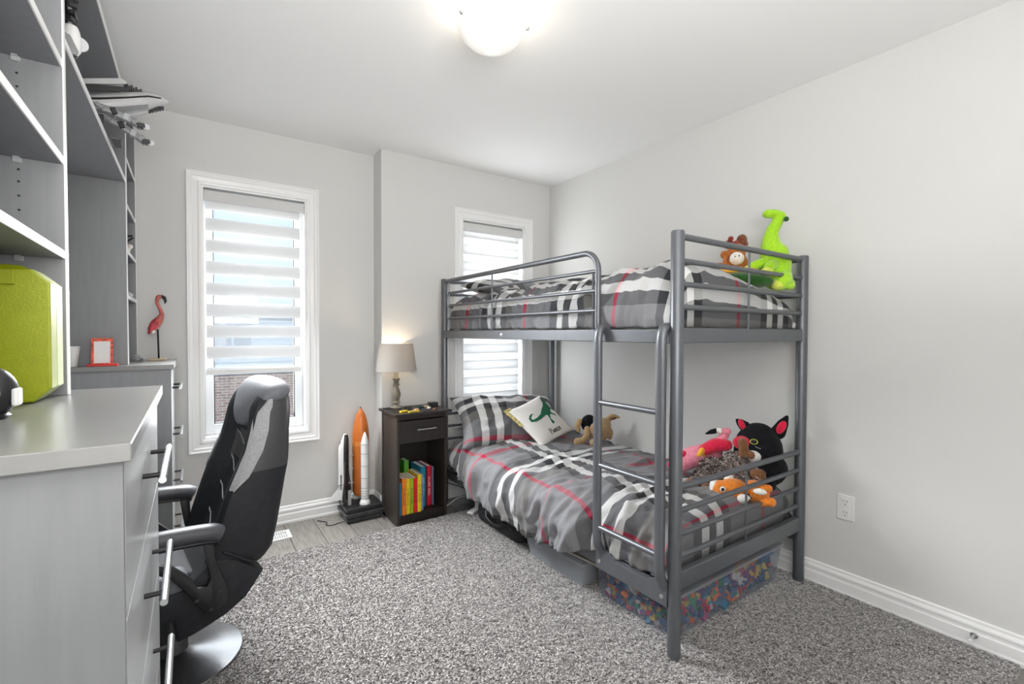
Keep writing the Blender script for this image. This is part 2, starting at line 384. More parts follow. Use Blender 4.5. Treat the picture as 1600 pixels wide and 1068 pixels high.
# ================================================================== ROOM
C = 2.45; XL, XR = -0.56, 2.51; YB, YB2, YF = 3.26, 3.10, -1.25; XJ = 1.06
bm = BM(); box(bm, (XL-0.15, YF-0.15, -0.12), (XR+0.15, YB+0.1, -0.012)); floor = struct('floor', bm, M['grey_model'])
bm = BM(); box(bm, (XL-0.15, YF-0.15, C), (XR+0.15, YB+0.2, C+0.12)); struct('ceiling', bm, M['ceiling'])
bm = BM(); box(bm, (XL-0.15, YF-0.15, -0.012), (XL, YB+0.2, C)); struct('wall_left', bm, M['wall'])
bm = BM(); box(bm, (XR, YF-0.15, -0.012), (XR+0.15, YB+0.2, C)); struct('wall_right', bm, M['wall'])
bm = BM(); box(bm, (XL, YF-0.15, -0.012), (XR, YF, C)); struct('wall_front', bm, M['wall'])
W1 = (0.052, 0.622, 0.586, 2.072); W2 = (1.672, 2.245, 0.586, 2.072)
def wall_with_hole(name, x0, x1, y0, y1, w):
    bm = BM(); a, b, c, d = w
    for p, q in (((x0, y0, -0.012), (a, y1, C)), ((b, y0, -0.012), (x1, y1, C)), ((a, y0, -0.012), (b, y1, c)), ((a, y0, d), (b, y1, C))): box(bm, p, q)
    return struct(name, bm, M['wall'])
wall_with_hole('wall_back_left', XL, XJ, YB, YB+0.17, W1)
wall_with_hole('wall_back_right', XJ, XR, YB2, YB2+0.17, W2)
# planks: laid towards the windows
pw = 0.172; pl = BM(); box(pl, (0.0012, 0.0012, -0.0115), (pw-0.0012, 1.2188, 0.0), bev=0.0015, seg=1)
pmesh = None
for i in range(18):
    x = XL + i*pw
    y = YF - (i*0.43) % 1.22
    while y < YB:
        y0, y1 = max(y, YF), min(y+1.22, YB)
        seen = (y1 > 2.75 and x > -0.30 and x < 1.45) or (x > 2.3 and y0 < 0.4 and y1 > -0.2)
        if seen and y1 - y0 > 0.05:
            if pmesh is None:
                o = obj('plank', pl, M['plank'], floor, local=True); pmesh = o.data
            else:
                o = mesh_obj('plank', pmesh, floor)
            o.location = (x, y0, 0); o.scale = (min(1, (XR-x)/pw), (y1-y0)/1.22, 1)
        y += 1.22
# baseboards
BB = [(0, 0), (0.017, 0), (0.017, 0.012), (0.0145, 0.02), (0.0145, 0.058), (0.011, 0.064), (0.011, 0.074), (0.0135, 0.079), (0.0135, 0.086), (0.0075, 0.098), (0.0075, 0.107), (0, 0.112)]
bm = BM(); prism(bm, [(YB-p, z) for p, z in BB], 'x', -0.06, XJ-0.0); struct('baseboard_back_left', bm, M['trim'])
bm = BM(); prism(bm, [(YB2-p, z) for p, z in BB], 'x', XJ-0.017, XR); struct('baseboard_back_right', bm, M['trim'])
bm = BM(); prism(bm, [(XR-p, z) for p, z in BB], 'y', YF, YB2-0.0175); struct('baseboard_right', bm, M['trim'])
bm = BM(); prism(bm, [(XJ-p, z) for p, z in BB], 'y', YB2, YB-0.0175); struct('baseboard_jog', bm, M['trim'])

# ---- windows
def window(n, w, y):
    a, b, c, d = w
    e = bpy.data.objects.new('window_%d' % n, None); COL.objects.link(e); e.location = (a, y, c); reg(e, Matrix.Translation((a, y, c))); e['kind'] = 'structure'
    prof = [(0, 0.0), (0, 0.012), (0.012, 0.014), (0.018, 0.010), (0.04, 0.014), (0.046, 0.019), (0.058, 0.019), (0.064, 0.024), (0.070, 0.024), (0.072, 0.0)]
    bm = BM()
    cs = [(a, c), (b, c), (b, d), (a, d)]; dirs = [(-1, -1), (1, -1), (1, 1), (-1, 1)]
    rings = [[bm.verts.new((x + dx*u, y - h, z + dz*u)) for u, h in prof] for (x, z), (dx, dz) in zip(cs, dirs)]
    for i in range(4):
        for k in range(len(prof)-1):
            bm.faces.new((rings[i][k], rings[(i+1) % 4][k], rings[(i+1) % 4][k+1], rings[i][k+1]))
    bmesh.ops.recalc_face_normals(bm, faces=bm.faces[:]); obj('casing', bm, M['trim'], e)
    bm = BM(); t = 0.012
    for p, q in (((a, y+0.0005, c), (a+t, y+0.12, d)), ((b-t, y+0.0005, c), (b, y+0.12, d)), ((a+t, y+0.0005, c), (b-t, y+0.12, c+t)), ((a+t, y+0.0005, d-t), (b-t, y+0.12, d))): box(bm, p, q)
    obj('jamb', bm, M['trim'], e)
    bm = BM(); f = 0.046; a2, b2, c2, d2 = a+t, b-t, c+t, d-t
    for p, q in (((a2, y+0.085, c2), (a2+f, y+0.14, d2)), ((b2-f, y+0.085, c2), (b2, y+0.14, d2)), ((a2+f, y+0.085, c2), (b2-f, y+0.14, c2+f+0.016)), ((a2+f, y+0.085, d2-f), (b2-f, y+0.14, d2))): box(bm, p, q, bev=0.004, seg=1)
    s = obj('sash', bm, M['vinyl'], e)
    bm = BM(); g = 0.006
    for p, q in (((a2+f-0.001, y+0.108, c2+f+0.015), (a2+f+g, y+0.128, d2-f)), ((b2-f-g, y+0.108, c2+f+0.015), (b2-f+0.001, y+0.128, d2-f)), ((a2+f, y+0.108, c2+f+0.015), (b2-f, y+0.128, c2+f+0.015+g)), ((a2+f, y+0.108, d2-f-g), (b2-f, y+0.128, d2-f))): box(bm, p, q)
    obj('gasket', bm, M['black_plastic'], s)
    bm = BM(); box(bm, (a2+f, y+0.116, c2+f+0.012), (b2-f, y+0.122, d2-f)); obj('pane', bm, M['glass'], e)
    return e
window(1, W1, YB); window(2, W2, YB2)

# ---- zebra blinds: two layers of alternating bands
def blind(w, y, zbot, off, label):
    a, b, c, d = w; a += 0.014; b -= 0.014
    t = thing('zebra_blind', label, 'blind', ((a+b)/2, y+0.04, zbot), group='zebra blinds on the back wall')
    zt = d - 0.014
    bm = BM(); prism(bm, [(y+0.005, zt-0.062), (y+0.014, zt-0.07), (y+0.07, zt-0.07), (y+0.07, zt-0.012), (y+0.012, zt-0.008), (y+0.005, zt-0.016)], 'x', a, b); obj('cassette', bm, M['cassette'], t)
    P, S = 0.1262, 0.052
    ztop = zt - 0.068
    for layer in range(2):
        yy = y + 0.028 + 0.018*layer
        z1 = ztop; k = 0; z = zt - 0.115 + (off if layer else 0.0)
        edges = []
        while z > zbot + 0.03:
            edges.append((max(z - S, zbot+0.012), min(z, ztop))); z -= P
        cur = ztop
        for lo, hi in edges + [(zbot, zbot)]:
            if cur - hi > 0.004:
                bm = BM(); box(bm, (a+0.008, yy, hi), (b-0.022, yy+0.0006, cur)); obj('opaque_band', bm, M['blind'], t)
            if hi > lo and hi > zbot + 0.013:
                bm = BM(); box(bm, (a+0.008, yy+0.0001, lo), (b-0.022, yy+0.0004, hi)); obj('sheer_band', bm, M['sheer'], t)
            cur = lo
    bm = BM(); prism(bm, [(y+0.022, zbot-0.022), (y+0.03, zbot-0.028), (y+0.05, zbot-0.028), (y+0.055, zbot-0.02), (y+0.055, zbot), (y+0.022, zbot)], 'x', a+0.004, b-0.02); obj('bottom_rail', bm, M['white_plastic'], t)
    bm = BM(); tube(bm, [((a+b)/2-0.02, y+0.02, zbot-0.02), ((a+b)/2+0.02, y+0.02, zbot-0.02)], 0.003, 6); obj('pull_tab', bm, M['white_plastic'], t)
    return t
blind(W1, YB, 0.992, 0.0, 'white striped zebra blind with clear bands, in window behind grey chair')
blind(W2, YB2, 0.66, 0.066, 'closed white zebra blind in window behind the bunk bed')

# ---- outside: the neighbouring house
nb = thing('neighbouring_house', 'brick and grey siding house seen through the blind', 'house', (1.0, 15.0, -4.0))
bm = BM(); box(bm, (-7, 15, -4), (9, 19, 0.02)); obj('brick_wall', bm, M['brick'], nb)
bm = BM(); box(bm, (-7, 15.01, 0.03), (9, 18.9, 2.0))
for i in range(12): prism(bm, [(15.01, 0.05+i*0.16), (14.985, 0.05+i*0.16), (15.009, 0.05+(i+1)*0.16)], 'x', -7, 9)
obj('siding', bm, M['siding'], nb)
for x0, x1 in ((0.42, 1.45), (3.2, 4.2), (-2.5, -1.4)):
    bm = BM(); box(bm, (x0, 14.94, 0.62), (x1, 15.05, 1.72)); fr = obj('window_frame', bm, M['siding'], nb)
    bm = BM(); box(bm, (x0+0.07, 14.93, 0.69), ((x0+x1)/2-0.03, 14.945, 1.65)); box(bm, ((x0+x1)/2+0.03, 14.93, 0.69), (x1-0.07, 14.945, 1.65)); obj('window_pane', bm, M['far_window'], fr)
bm = BM(); prism(bm, [(14.6, 1.98), (17.2, 2.75), (19.5, 2.0), (19.5, 1.9), (14.6, 1.9)], 'x', -7.4, 9.4); obj('roof', bm, M['roof_snow'], nb)
bm = BM(); box(bm, (-7.4, 14.55, 1.88), (9.4, 14.62, 2.02)); obj('gutter', bm, M['white_plastic'], nb)
bm = BM(); prism(bm, [(1.2, 2.55), (2.3, 2.55), (1.75, 3.0)], 'y', 16.4, 17.6); obj('dormer_roof', bm, M['roof_snow'], nb)
bm = BM(); box(bm, (-30, YB+2, -4.2), (30, 40, -4.0)); gr = struct('ground', bm, mat('yard_ground', (0.30, 0.29, 0.26), 0.95, var=0.3, vscale=2))

# ---- carpet
def carpet(x0, x1, y0, y1):
    n1, n2 = int((x1-x0)/0.0075), int((y1-y0)/0.0075)
    X, Y = np.meshgrid(np.linspace(x0, x1, n1), np.linspace(y0, y1, n2), indexing='ij')
    rng = np.random.default_rng(3)
    Z = 0.0105 + rng.random(X.shape)*0.0055
    X = X + (rng.random(X.shape)-0.5)*0.004; Y = Y + (rng.random(X.shape)-0.5)*0.004
    Z[0, :] = Z[-1, :] = 0.001; Z[:, 0] = Z[:, -1] = 0.001
    V = np.stack([X, Y, Z], -1).reshape(-1, 3)
    idx = np.arange(n1*n2).reshape(n1, n2)
    F = np.stack([idx[:-1, :-1], idx[1:, :-1], idx[1:, 1:], idx[:-1, 1:]], -1).reshape(-1, 4)
    me = bpy.data.meshes.new('carpet'); me.vertices.add(len(V)); me.vertices.foreach_set('co', V.ravel())
    me.loops.add(F.size); me.loops.foreach_set('vertex_index', F.ravel().astype(np.int32))
    me.polygons.add(len(F)); me.polygons.foreach_set('loop_start', np.arange(0, F.size, 4, dtype=np.int32)); me.update(calc_edges=True); me.validate()
    me.materials.append(M['carpet'])
    return tag(mesh_obj('area_rug', me), 'speckled grey and brown shag rug covering the wooden floor', 'rug')
carpet(-0.07, 2.488, 0.33, 2.785)

# ---- ceiling lamp
def ceiling_lamp():
    cx, cy, zr = 0.955, 1.532, 2.383
    t = thing('ceiling_light', 'frosted glass bowl ceiling light with metal clips', 'light', (cx, cy, C))
    bm = BM(); lathe(bm, [(0.095, -0.045), (0.10, -0.035), (0.10, 0.0)], (cx, cy, C), 32); obj('base_plate', bm, M['white_plastic'], t, True)
    R = 0.132; bm = BM(); d_ = 0.083
    prof = [(0.001, -d_), (0.03, -d_*0.985), (0.06, -d_*0.9), (0.09, -d_*0.70), (0.115, -d_*0.40), (R, 0.0), (R, 0.004), (0.112, -d_*0.34), (0.086, -d_*0.64), (0.05, -d_*0.85), (0.001, -d_*0.93)]
    lathe(bm, prof, (cx, cy, zr), 40)
    gm = mat('lit_frosted_glass', (0.9, 0.89, 0.86), 0.3, var=0.06, vscale=12, emit=(1.0, 0.95, 0.86), estr=0.36)
    obj('glass_bowl', bm, gm, t, True)
    for an in (-31, 183, 76):
        an = math.radians(an); bm = BM(); ca, sa = math.cos(an), math.sin(an)
        tube(bm, [(cx+ca*0.098, cy+sa*0.098, C-0.025), (cx+ca*0.13, cy+sa*0.13, C-0.035), (cx+ca*0.1365, cy+sa*0.1365, zr+0.006)], 0.004, 8); ball(bm, (cx+ca*0.1355, cy+sa*0.1355, zr), 0.008, seg=10)
        obj('clip', bm, M['bolt'], t, True)
    d = bpy.data.lights.new('bulb_light', 'POINT'); d.energy = 2.2; d.color = (1, 0.9, 0.75); d.shadow_soft_size = 0.03
    o = bpy.data.objects.new('bulb_light', d); COL.objects.link(o); o.location = (cx, cy, C-0.075)
ceiling_lamp()

# ---- wall and floor fittings
t = thing('wall_outlet', 'white double power outlet on wall right of the bed', 'outlet', (XR, 0.902, 0.41))
bm = BM(); box(bm, (XR-0.006, 0.866, 0.352), (XR-0.0003, 0.938, 0.468), bev=0.002, seg=1); obj('face_plate', bm, M['white_plastic'], t)
for dz in (0.026, -0.026):
    bm = BM(); box(bm, (XR-0.0085, 0.886, 0.41+dz-0.018), (XR-0.0055, 0.918, 0.41+dz+0.018), bev=0.001, seg=1); s = obj('socket', bm, M['white_plastic'], t)
    bm = BM(); box(bm, (XR-0.0088, 0.8945, 0.41+dz), (XR-0.0083, 0.8965, 0.41+dz+0.009)); box(bm, (XR-0.0088, 0.9075, 0.41+dz), (XR-0.0083, 0.9095, 0.41+dz+0.008)); box(bm, (XR-0.0088, 0.9, 0.41+dz-0.012), (XR-0.0083, 0.904, 0.41+dz-0.008)); obj('slot', bm, M['black'], s)
t = thing('door_stop', 'small metal door stop on right baseboard', 'door stop', (XR-0.017, 0.46, 0.05))
bm = BM(); lathe(bm, [(0.011, 0), (0.011, 0.004), (0.005, 0.006), (0.0045, 0.05)], (0, 0, 0), 14, Matrix.Translation((XR-0.016, 0.46, 0.052)) @ Matrix.Rotation(-PI/2, 4, 'Y')); obj('rod', bm, M['nickel'], t, True)
bm = BM(); lathe(bm, [(0.006, 0.05), (0.0065, 0.06), (0.004, 0.063)], (0, 0, 0), 12, Matrix.Translation((XR-0.016, 0.46, 0.052)) @ Matrix.Rotation(-PI/2, 4, 'Y')); obj('rubber_tip', bm, M['white_plastic'], t, True)
t = thing('floor_vent', 'white floor vent grille by the back wall', 'vent', (0.385, 3.06, 0))
bm = BM()
for p, q in (((0.25, 3.005, 0), (0.485, 3.018, 0.006)), ((0.25, 3.122, 0), (0.485, 3.135, 0.006)), ((0.25, 3.018, 0), (0.265, 3.122, 0.006)), ((0.47, 3.018, 0), (0.485, 3.122, 0.006)), ((0.265, 3.067, 0.001), (0.47, 3.073, 0.006))): box(bm, p, q)
obj('frame', bm, M['white_plastic'], t)
sl = None
for i in range(17):
    bm = BM()
    x = 0.268 + i*0.0122; box(bm, (x, 3.018, 0.001), (x+0.006, 3.122, 0.005)); obj('louvre', bm, M['white_plastic'], t)
bm = BM(); box(bm, (0.266, 3.018, 0.0003), (0.47, 3.122, 0.001)); obj('duct', bm, M['grey_model'], t)

# ================================================================== BUILT-IN STORAGE
FX = -0.08  # plane of the drawer fronts
def handle(parent, x, y0, y1, z):
    bm = BM(); tube(bm, [(x+0.033, y0, z), (x+0.033, y1, z)], 0.0065, 12); h = obj('handle', bm, M['nickel'], parent, True)
    for y in (y0+0.045, y1-0.045):
        bm = BM(); tube(bm, [(x, y, z), (x+0.03, y, z)], 0.005, 8); obj('handle_post', bm, M['black_metal'], h, True)
def drawers(name, label, y0, y1, hy0, hy1):
    t = thing(name, label, 'cabinet', (-0.3, (y0+y1)/2, 0), group='grey drawer cabinets')
    bm = BM(); box(bm, (XL+0.001, y0+0.018, 0.0), (FX-0.018, y1-0.018, 1.044)); obj('carcass', bm, M['grey_board'], t)
    for ya in (y0, y1-0.0178):
        bm = BM(); box(bm, (XL+0.001, ya, 0.0), (FX, ya+0.0178, 1.044)); obj('end_panel', bm, M['grey_board'], t)
    for k in range(4):
        z1 = 1.04 - k*0.2325; z0 = z1 - 0.2295 if k < 3 else 0.09
        bm = BM(); box(bm, (FX-0.0175, y0+0.020, z0), (FX+0.0005, y1-0.020, z1), bev=0.0012, seg=1); d = obj('drawer', bm, M['front'], t)
        handle(d, FX, hy0, hy1, z1-0.098)
    bm = BM(); box(bm, (FX-0.018, y0+0.019, 0.002), (FX-0.008, y1-0.019, 0.088)); obj('toe_kick', bm, M['grey_board'], t)
drawers('drawer_cabinet', 'tall grey drawer cabinet in the left foreground with long bar handles', 0.835, 1.618, 1.09, 1.40)
drawers('drawer_cabinet', 'grey drawer cabinet by the back wall left of the window', 2.715, 3.225, 2.83, 3.10)
bm = BM(); box(bm, (XL+0.002, 0.81, 1.0445), (-0.068, 1.638, 1.0695), bev=0.0015, seg=1)
tag(obj('countertop', bm, M['grey_top']), 'grey worktop under the green case', 'countertop')
bm = BM(); box(bm, (XL+0.002, 2.70, 1.0445), (-0.068, 3.244, 1.067), bev=0.0015, seg=1)
tag(obj('countertop', bm, M['grey_top']), 'grey cabinet top under the flamingo figurine', 'countertop')
sh = thing('shelving_unit', 'tall grey built-in shelving unit along the left wall', 'shelf', (-0.4, 2.0, 1.07))
SX = -0.24
def panel(y, z0=1.0705, z1=2.30, name='upright_panel'):
    bm = BM(); box(bm, (XL+0.02, y, z0), (SX-0.003, y+0.018, z1)); o = obj(name, bm, M['grey_board'], sh)
    bm = BM(); box(bm, (SX-0.003, y, z0), (SX, y+0.018, z1)); obj('lit_edge', bm, M['edge'], o); return o  # front strip whitened to carry the light it catches
def shelf(y0, y1, z, name='shelf', th=0.018):
    bm = BM(); box(bm, (XL+0.02, y0, z-th/2), (SX-0.006, y1, z+th/2)); o = obj(name, bm, M['grey_board'], sh)
    bm = BM(); box(bm, (SX-0.006, y0, z-th/2), (SX-0.003, y1, z+th/2)); obj('lit_edge', bm, M['edge'], o); return o
panel(0.82); p1 = panel(1.505); panel(2.785, 1.0675); panel(3.225, 1.0675)
for z in (1.40, 1.62, 1.845, 2.07): shelf(0.838, 1.505, z)
for z in (1.384, 1.597, 1.812, 2.03): shelf(2.803, 3.225, z)
shelf(1.523, 2.785, 1.915, 'bridge_shelf'); shelf(0.82, 3.243, 2.312, 'top_panel', 0.022)
bm = BM(); box(bm, (XL+0.004, 0.82, 1.0705), (XL+0.019, 1.60, 2.30)); box(bm, (XL+0.004, 1.64, 1.90), (XL+0.019, 2.69, 2.30)); box(bm, (XL+0.004, 2.71, 1.0685), (XL+0.019, 3.243, 2.30)); obj('back_board', bm, M['grey_board'], sh)
bm = BM(); box(bm, (XL+0.004, 1.64, 0.715), (-0.19, 2.70, 0.74)); dt = obj('desk_top', bm, M['grey_top'], sh)
for z in [1.43, 1.462, 1.494, 1.526, 1.558, 1.585, 1.665, 1.70, 1.735, 1.77, 1.80, 1.89, 1.925, 1.96]:
    bm = BM(); tube(bm, [(-0.318, 1.5042, z), (-0.318, 1.506, z)], 0.0025, 10); obj('pin_hole', bm, M['black'], p1)
for z in (1.391, 1.611, 1.836, 2.061):
    bm = BM(); box(bm, (-0.327, 1.497, z-0.012), (-0.311, 1.505, z-0.0005), bev=0.002, seg=1); box(bm, (-0.324, 1.491, z-0.003), (-0.314, 1.505, z-0.0003)); obj('shelf_pin', bm, M['crystal'], p1)

# ---- green case
t = thing('storage_case', 'bright lime green plastic case standing upright on the grey worktop', 'case', (-0.42, 1.42, 1.0695))
def chamf(x0, x1, z0, z1, c): return [(x0+c, z0), (x1-c, z0), (x1, z0+c), (x1, z1-c), (x1-c, z1), (x0+c, z1), (x0, z1-c), (x0, z0+c)]
zc0, zc1 = 1.072, 1.350
bm = BM(); prism(bm, chamf(-0.535, -0.2445, zc0, zc1, 0.028), 'y', 1.365, 1.42, bev=0.004); obj('front_shell', bm, M['lime'], t)
bm = BM(); prism(bm, chamf(-0.535, -0.2445, zc0, zc1, 0.028), 'y', 1.4195, 1.478, bev=0.002); obj('back_shell', bm, M['lime_lit'], t)
bm = BM(); box(bm, (-0.5, 1.3648, 1.268), (-0.2455, 1.366, 1.271)); obj('seam', bm, M['lime'], t)
bm = BM(); tube(bm, spline([(-0.40, 1.42, zc1-0.004), (-0.40, 1.42, zc1+0.006), (-0.30, 1.42, zc1+0.006), (-0.30, 1.42, zc1-0.004)], 4), 0.005, 8); obj('carry_handle', bm, M['lime'], t, True)
bm = BM(); box(bm, (-0.33, 1.358, zc1-0.035), (-0.296, 1.366, zc1-0.003), bev=0.002, seg=1); obj('latch', bm, M['lime'], t)
# ---- round toy robot in front of the case
t = thing('toy_robot', 'round black and white toy with a white disc beside the green case', 'toy', (-0.275, 1.16, 1.0695))
bm = BM(); ball(bm, (-0.285, 1.16, 1.115), (0.036, 0.03, 0.0448), seg=24); obj('shell', bm, M['black_plastic'], t, True)
bm = BM(); lathe(bm, [(0.024, 0), (0.024, 0.008), (0.02, 0.011), (0.001, 0.012)], (0, 0, 0), 28, Matrix.Translation((-0.29, 1.137, 1.115)) @ Matrix.Rotation(PI/2, 4, 'X')); obj('disc', bm, M['white_plastic'], t, True)
bm = BM(); box(bm, (-0.256, 1.142, 1.091), (-0.2465, 1.172, 1.122), bev=0.004); obj('side_panel', bm, M['white_plastic'], t)
bm = BM(); lathe(bm, [(0.022, 0), (0.026, 0.006), (0.02, 0.012)], (-0.285, 1.16, 1.0697), 20); obj('foot', bm, M['black_plastic'], t, True)
# ---- red framed note board
t = thing('picture_frame', 'small red patterned frame with blank white card on the far cabinet', 'frame', (-0.325, 2.735, 1.067))
bm = BM(); box(bm, (-0.378, 2.715, 1.0675), (-0.272, 2.765, 1.076), bev=0.002, seg=1); obj('base', bm, M['red'], t)
Tf = Matrix.Translation((-0.328, 2.742, 1.076)) @ Matrix.Rotation(math.radians(-8), 4, 'X')
fm = mat('patterned_border', (0.70, 0.10, 0.05), 0.5, var=0.6, vscale=90)
bm = BM()
for p, q in (((-0.037, -0.004, 0), (-0.028, 0.004, 0.115)), ((0.028, -0.004, 0), (0.037, 0.004, 0.115)), ((-0.028, -0.004, 0.102), (0.028, 0.004, 0.115)), ((-0.028, -0.004, 0), (0.028, 0.004, 0.004))): box(bm, p, q, Tf)
obj('border', bm, fm, t)
bm = BM(); box(bm, (-0.028, -0.001, 0.004), (0.028, 0.003, 0.102), Tf); obj('card', bm, M['paper'], t)
# ---- white cup
bm = BM(); lathe(bm, [(0.026, 0.0), (0.028, 0.004), (0.038, 0.088), (0.0355, 0.088), (0.026, 0.008), (0.001, 0.006)], (-0.437, 2.745, 1.0675), 28)
tag(obj('cup', bm, M['white_plastic'], None, True), 'plain white tapered cup behind the shelf upright, left of red frame', 'cup')
# ---- flamingo figurine
t = thing('flamingo_figurine', 'pink wooden flamingo figurine on a thin black leg', 'figurine', (-0.146, 3.1, 1.067))
Tq = Matrix.Translation((-0.146, 3.1, 1.067))
pink = mat('painted_pink', (0.50, 0.13, 0.105), 0.5, var=0.3, vscale=30); rosy = mat('painted_rose', (0.50, 0.05, 0.06), 0.5, var=0.45, vscale=60)
bm = BM(); box(bm, (-0.04, -0.03, 0), (0.036, 0.03, 0.012), Tq, 0.003); obj('base', bm, mat('pale_wood', (0.50, 0.40, 0.27), 0.6, var=0.2, stretch=(1, 8, 1)), t)
bm = BM(); tube(bm, [Tq @ Vector(p) for p in ((0.003, 0, 0.01), (0.0, 0, 0.165))], 0.0042, 8); obj('leg', bm, M['black_metal'], t, True)
bm = BM(); ball(bm, (-0.008, 0, 0.195), (0.024, 0.022, 0.042), RE(0, 32, 0)); limb(bm, [(0.006, 0, 0.215), (0.018, 0, 0.245), (0.008, 0, 0.28), (-0.002, 0, 0.31), (0.004, 0, 0.335), (0.012, 0, 0.34)], [0.02, 0.011, 0.009, 0.009, 0.012, 0.011], 6)
fuse('body', bm, pink, t, 0.004, 3)
bm = BM(); ball(bm, (-0.016, -0.014, 0.188), (0.017, 0.012, 0.04), RE(0, 30, 0)); ball(bm, (-0.03, 0, 0.16), (0.01, 0.012, 0.022), RE(0, 25, 0)); obj('wing', bm, rosy, t, True, local=True)
bm = BM(); tube(bm, [(0.016, 0, 0.342), (0.03, 0, 0.333), (0.035, 0, 0.315), (0.03, 0, 0.303)], 0.008, 8, rad=[0.009, 0.009, 0.006, 0.002]); obj('beak', bm, M['black_plastic'], t, True, local=True)
bm = BM(); ball(bm, (-0.02, -0.006, 0.157), (0.009, 0.01, 0.016)); obj('tail_feathers', bm, M['white_plush'], t, True, local=True)
# ---- small things on the far shelves
t = thing('toy_car', 'small dark toy vehicle on the far cabinet beside the flamingo', 'toy', (-0.235, 3.04, 1.067))
Tq = facing((-0.225, 3.02, 1.0672))
bm = BM(); box(bm, (-0.02, -0.02, 0.008), (0.024, 0.02, 0.022), Tq, 0.003); box(bm, (-0.012, -0.016, 0.022), (0.012, 0.016, 0.034), Tq, 0.003); obj('body', bm, M['grey_model'], t)
for sx_ in (-0.012, 0.014):
    bm = BM(); lathe(bm, [(0.009, -0.024), (0.009, 0.024)], (0, 0, 0), 12, Tq @ Matrix.Translation((sx_, 0, 0.009)) @ Matrix.Rotation(PI/2, 4, 'X')); obj('wheel', bm, M['black_plastic'], t, True)
t = thing('glass_ornament', 'clear crystal ornament lying on the lowest far shelf', 'ornament', (-0.258, 3.0, 1.394))
for k, (dx, dy, dz, s) in enumerate(((0, 0, 0.011, 0.013), (0.014, 0.02, 0.009, 0.011), (-0.012, -0.02, 0.012, 0.014), (0.004, 0.03, 0.016, 0.012), (0.0, -0.035, 0.008, 0.01))):
    bm = BM(); bmesh.ops.create_icosphere(bm, subdivisions=1, radius=s, matrix=Matrix.Translation((-0.262+dx, 3.0+dy, 1.394+dz))); obj('crystal', bm, M['crystal'], t)
t = thing('toy_figure', 'small orange and white toy figure on the far shelf', 'toy', (-0.257, 2.98, 1.607)); Tq = facing((-0.257, 2.96, 1.607))
bm = BM(); ball(bm, Tq @ Vector((0, 0, 0.016)), (0.016, 0.016, 0.018)); ball(bm, Tq @ Vector((0.012, 0, 0.03)), (0.012, 0.014, 0.012)); obj('body', bm, M['white_plush'], t, True)
bm = BM(); ball(bm, Tq @ Vector((-0.004, -0.012, 0.03)), (0.009, 0.008, 0.012)); obj('helmet', bm, M['orange_plush'], t, True)
bm = BM(); tube(bm, [Tq @ Vector(p) for p in ((-0.02, 0, 0.07), (0.022, 0, 0.085), (0.026, 0, 0.075), (-0.01, 0, 0.045))], 0.005, 8); obj('wing', bm, M['black_plastic'], t, True)
bm = BM(); box(bm, (-0.002, -0.002, 0.03), (0.002, 0.002, 0.07), Tq); obj('strut', bm, M['black_plastic'], t)
bm = BM(); box(bm, (-0.50, 2.55, 1.9245), (-0.27, 2.60, 2.03), bev=0.004); tb = tag(obj('storage_box', bm, M['grey_model']), 'dark box lying on the bridge shelf behind the model spaceship', 'box')

# ---- model spaceship on the bridge shelf (nose towards the room)
Tq = facing((-0.19, 2.30, 1.925))
t = thing('model_spaceship', 'grey and black toy spaceship jutting out from the upper shelf', 'toy', mtx=Tq)
def loft(bm, secs, cap=True, mtx=None):
    T = mtx or Matrix.Identity(4)
    rs = [[bm.verts.new(T @ Vector(p)) for p in s] for s in secs]; n = len(rs[0])
    for a, b in zip(rs, rs[1:]):
        for k in range(n): bm.faces.new((a[k], a[(k+1) % n], b[(k+1) % n], b[k]))
    if cap: bm.faces.new(rs[0][::-1]); bm.faces.new(rs[-1])
    bmesh.ops.recalc_face_normals(bm, faces=bm.faces[:]); return bm
def hull(x, z, ry, rz, n=14): return [(x, ry*math.cos(2*PI*k/n), z + rz*math.sin(2*PI*k/n)) for k in range(n)]
bm = BM(); loft(bm, [hull(-0.17, 0.105, 0.03, 0.03), hull(-0.08, 0.125, 0.045, 0.042), hull(0.0, 0.155, 0.045, 0.045), hull(0.06, 0.183, 0.036, 0.038), hull(0.10, 0.197, 0.022, 0.022), hull(0.126, 0.203, 0.004, 0.004)]); hl = obj('hull', bm, M['lgrey_model'], t, True, local=True)
bm = BM(); loft(bm, [hull(-0.17, 0.115, 0.0325, 0.010), hull(-0.08, 0.136, 0.0475, 0.010), hull(0.0, 0.165, 0.0475, 0.009), hull(0.06, 0.192, 0.0385, 0.008), hull(0.10, 0.202, 0.024, 0.006)]); obj('black_stripe', bm, M['black_plastic'], t, True, local=True)
bm = BM(); loft(bm, [hull(-0.09, 0.100, 0.040, 0.016), hull(0.0, 0.128, 0.044, 0.016), hull(0.06, 0.158, 0.034, 0.012)]); obj('belly_plate', bm, M['grey_model'], t, True, local=True)
bm = BM(); prism(bm, [(-0.13, 0.155), (-0.02, 0.195), (0.0, 0.235), (-0.015, 0.242), (-0.06, 0.215), (-0.13, 0.185)], 'y', -0.014, 0.014, None, 0.003); obj('dorsal_fin', bm, M['lgrey_model'], t, local=True)
bm = BM()
for i in range(9): box(bm, (-0.012+i*0.0068, -0.016, 0.203+0.004*(i % 2)), (-0.006+i*0.0068, 0.016, 0.231-0.006*((i+1) % 2)-0.0015*i), None, 0.001, 1)
obj('turret', bm, M['black_plastic'], t, local=True)
bm = BM(); prism(bm, [(-0.16, 0.135), (0.0, 0.185), (0.0, 0.2), (-0.16, 0.165)], 'y', -0.052, -0.046); obj('side_panel', bm, M['black_plastic'], t, local=True)
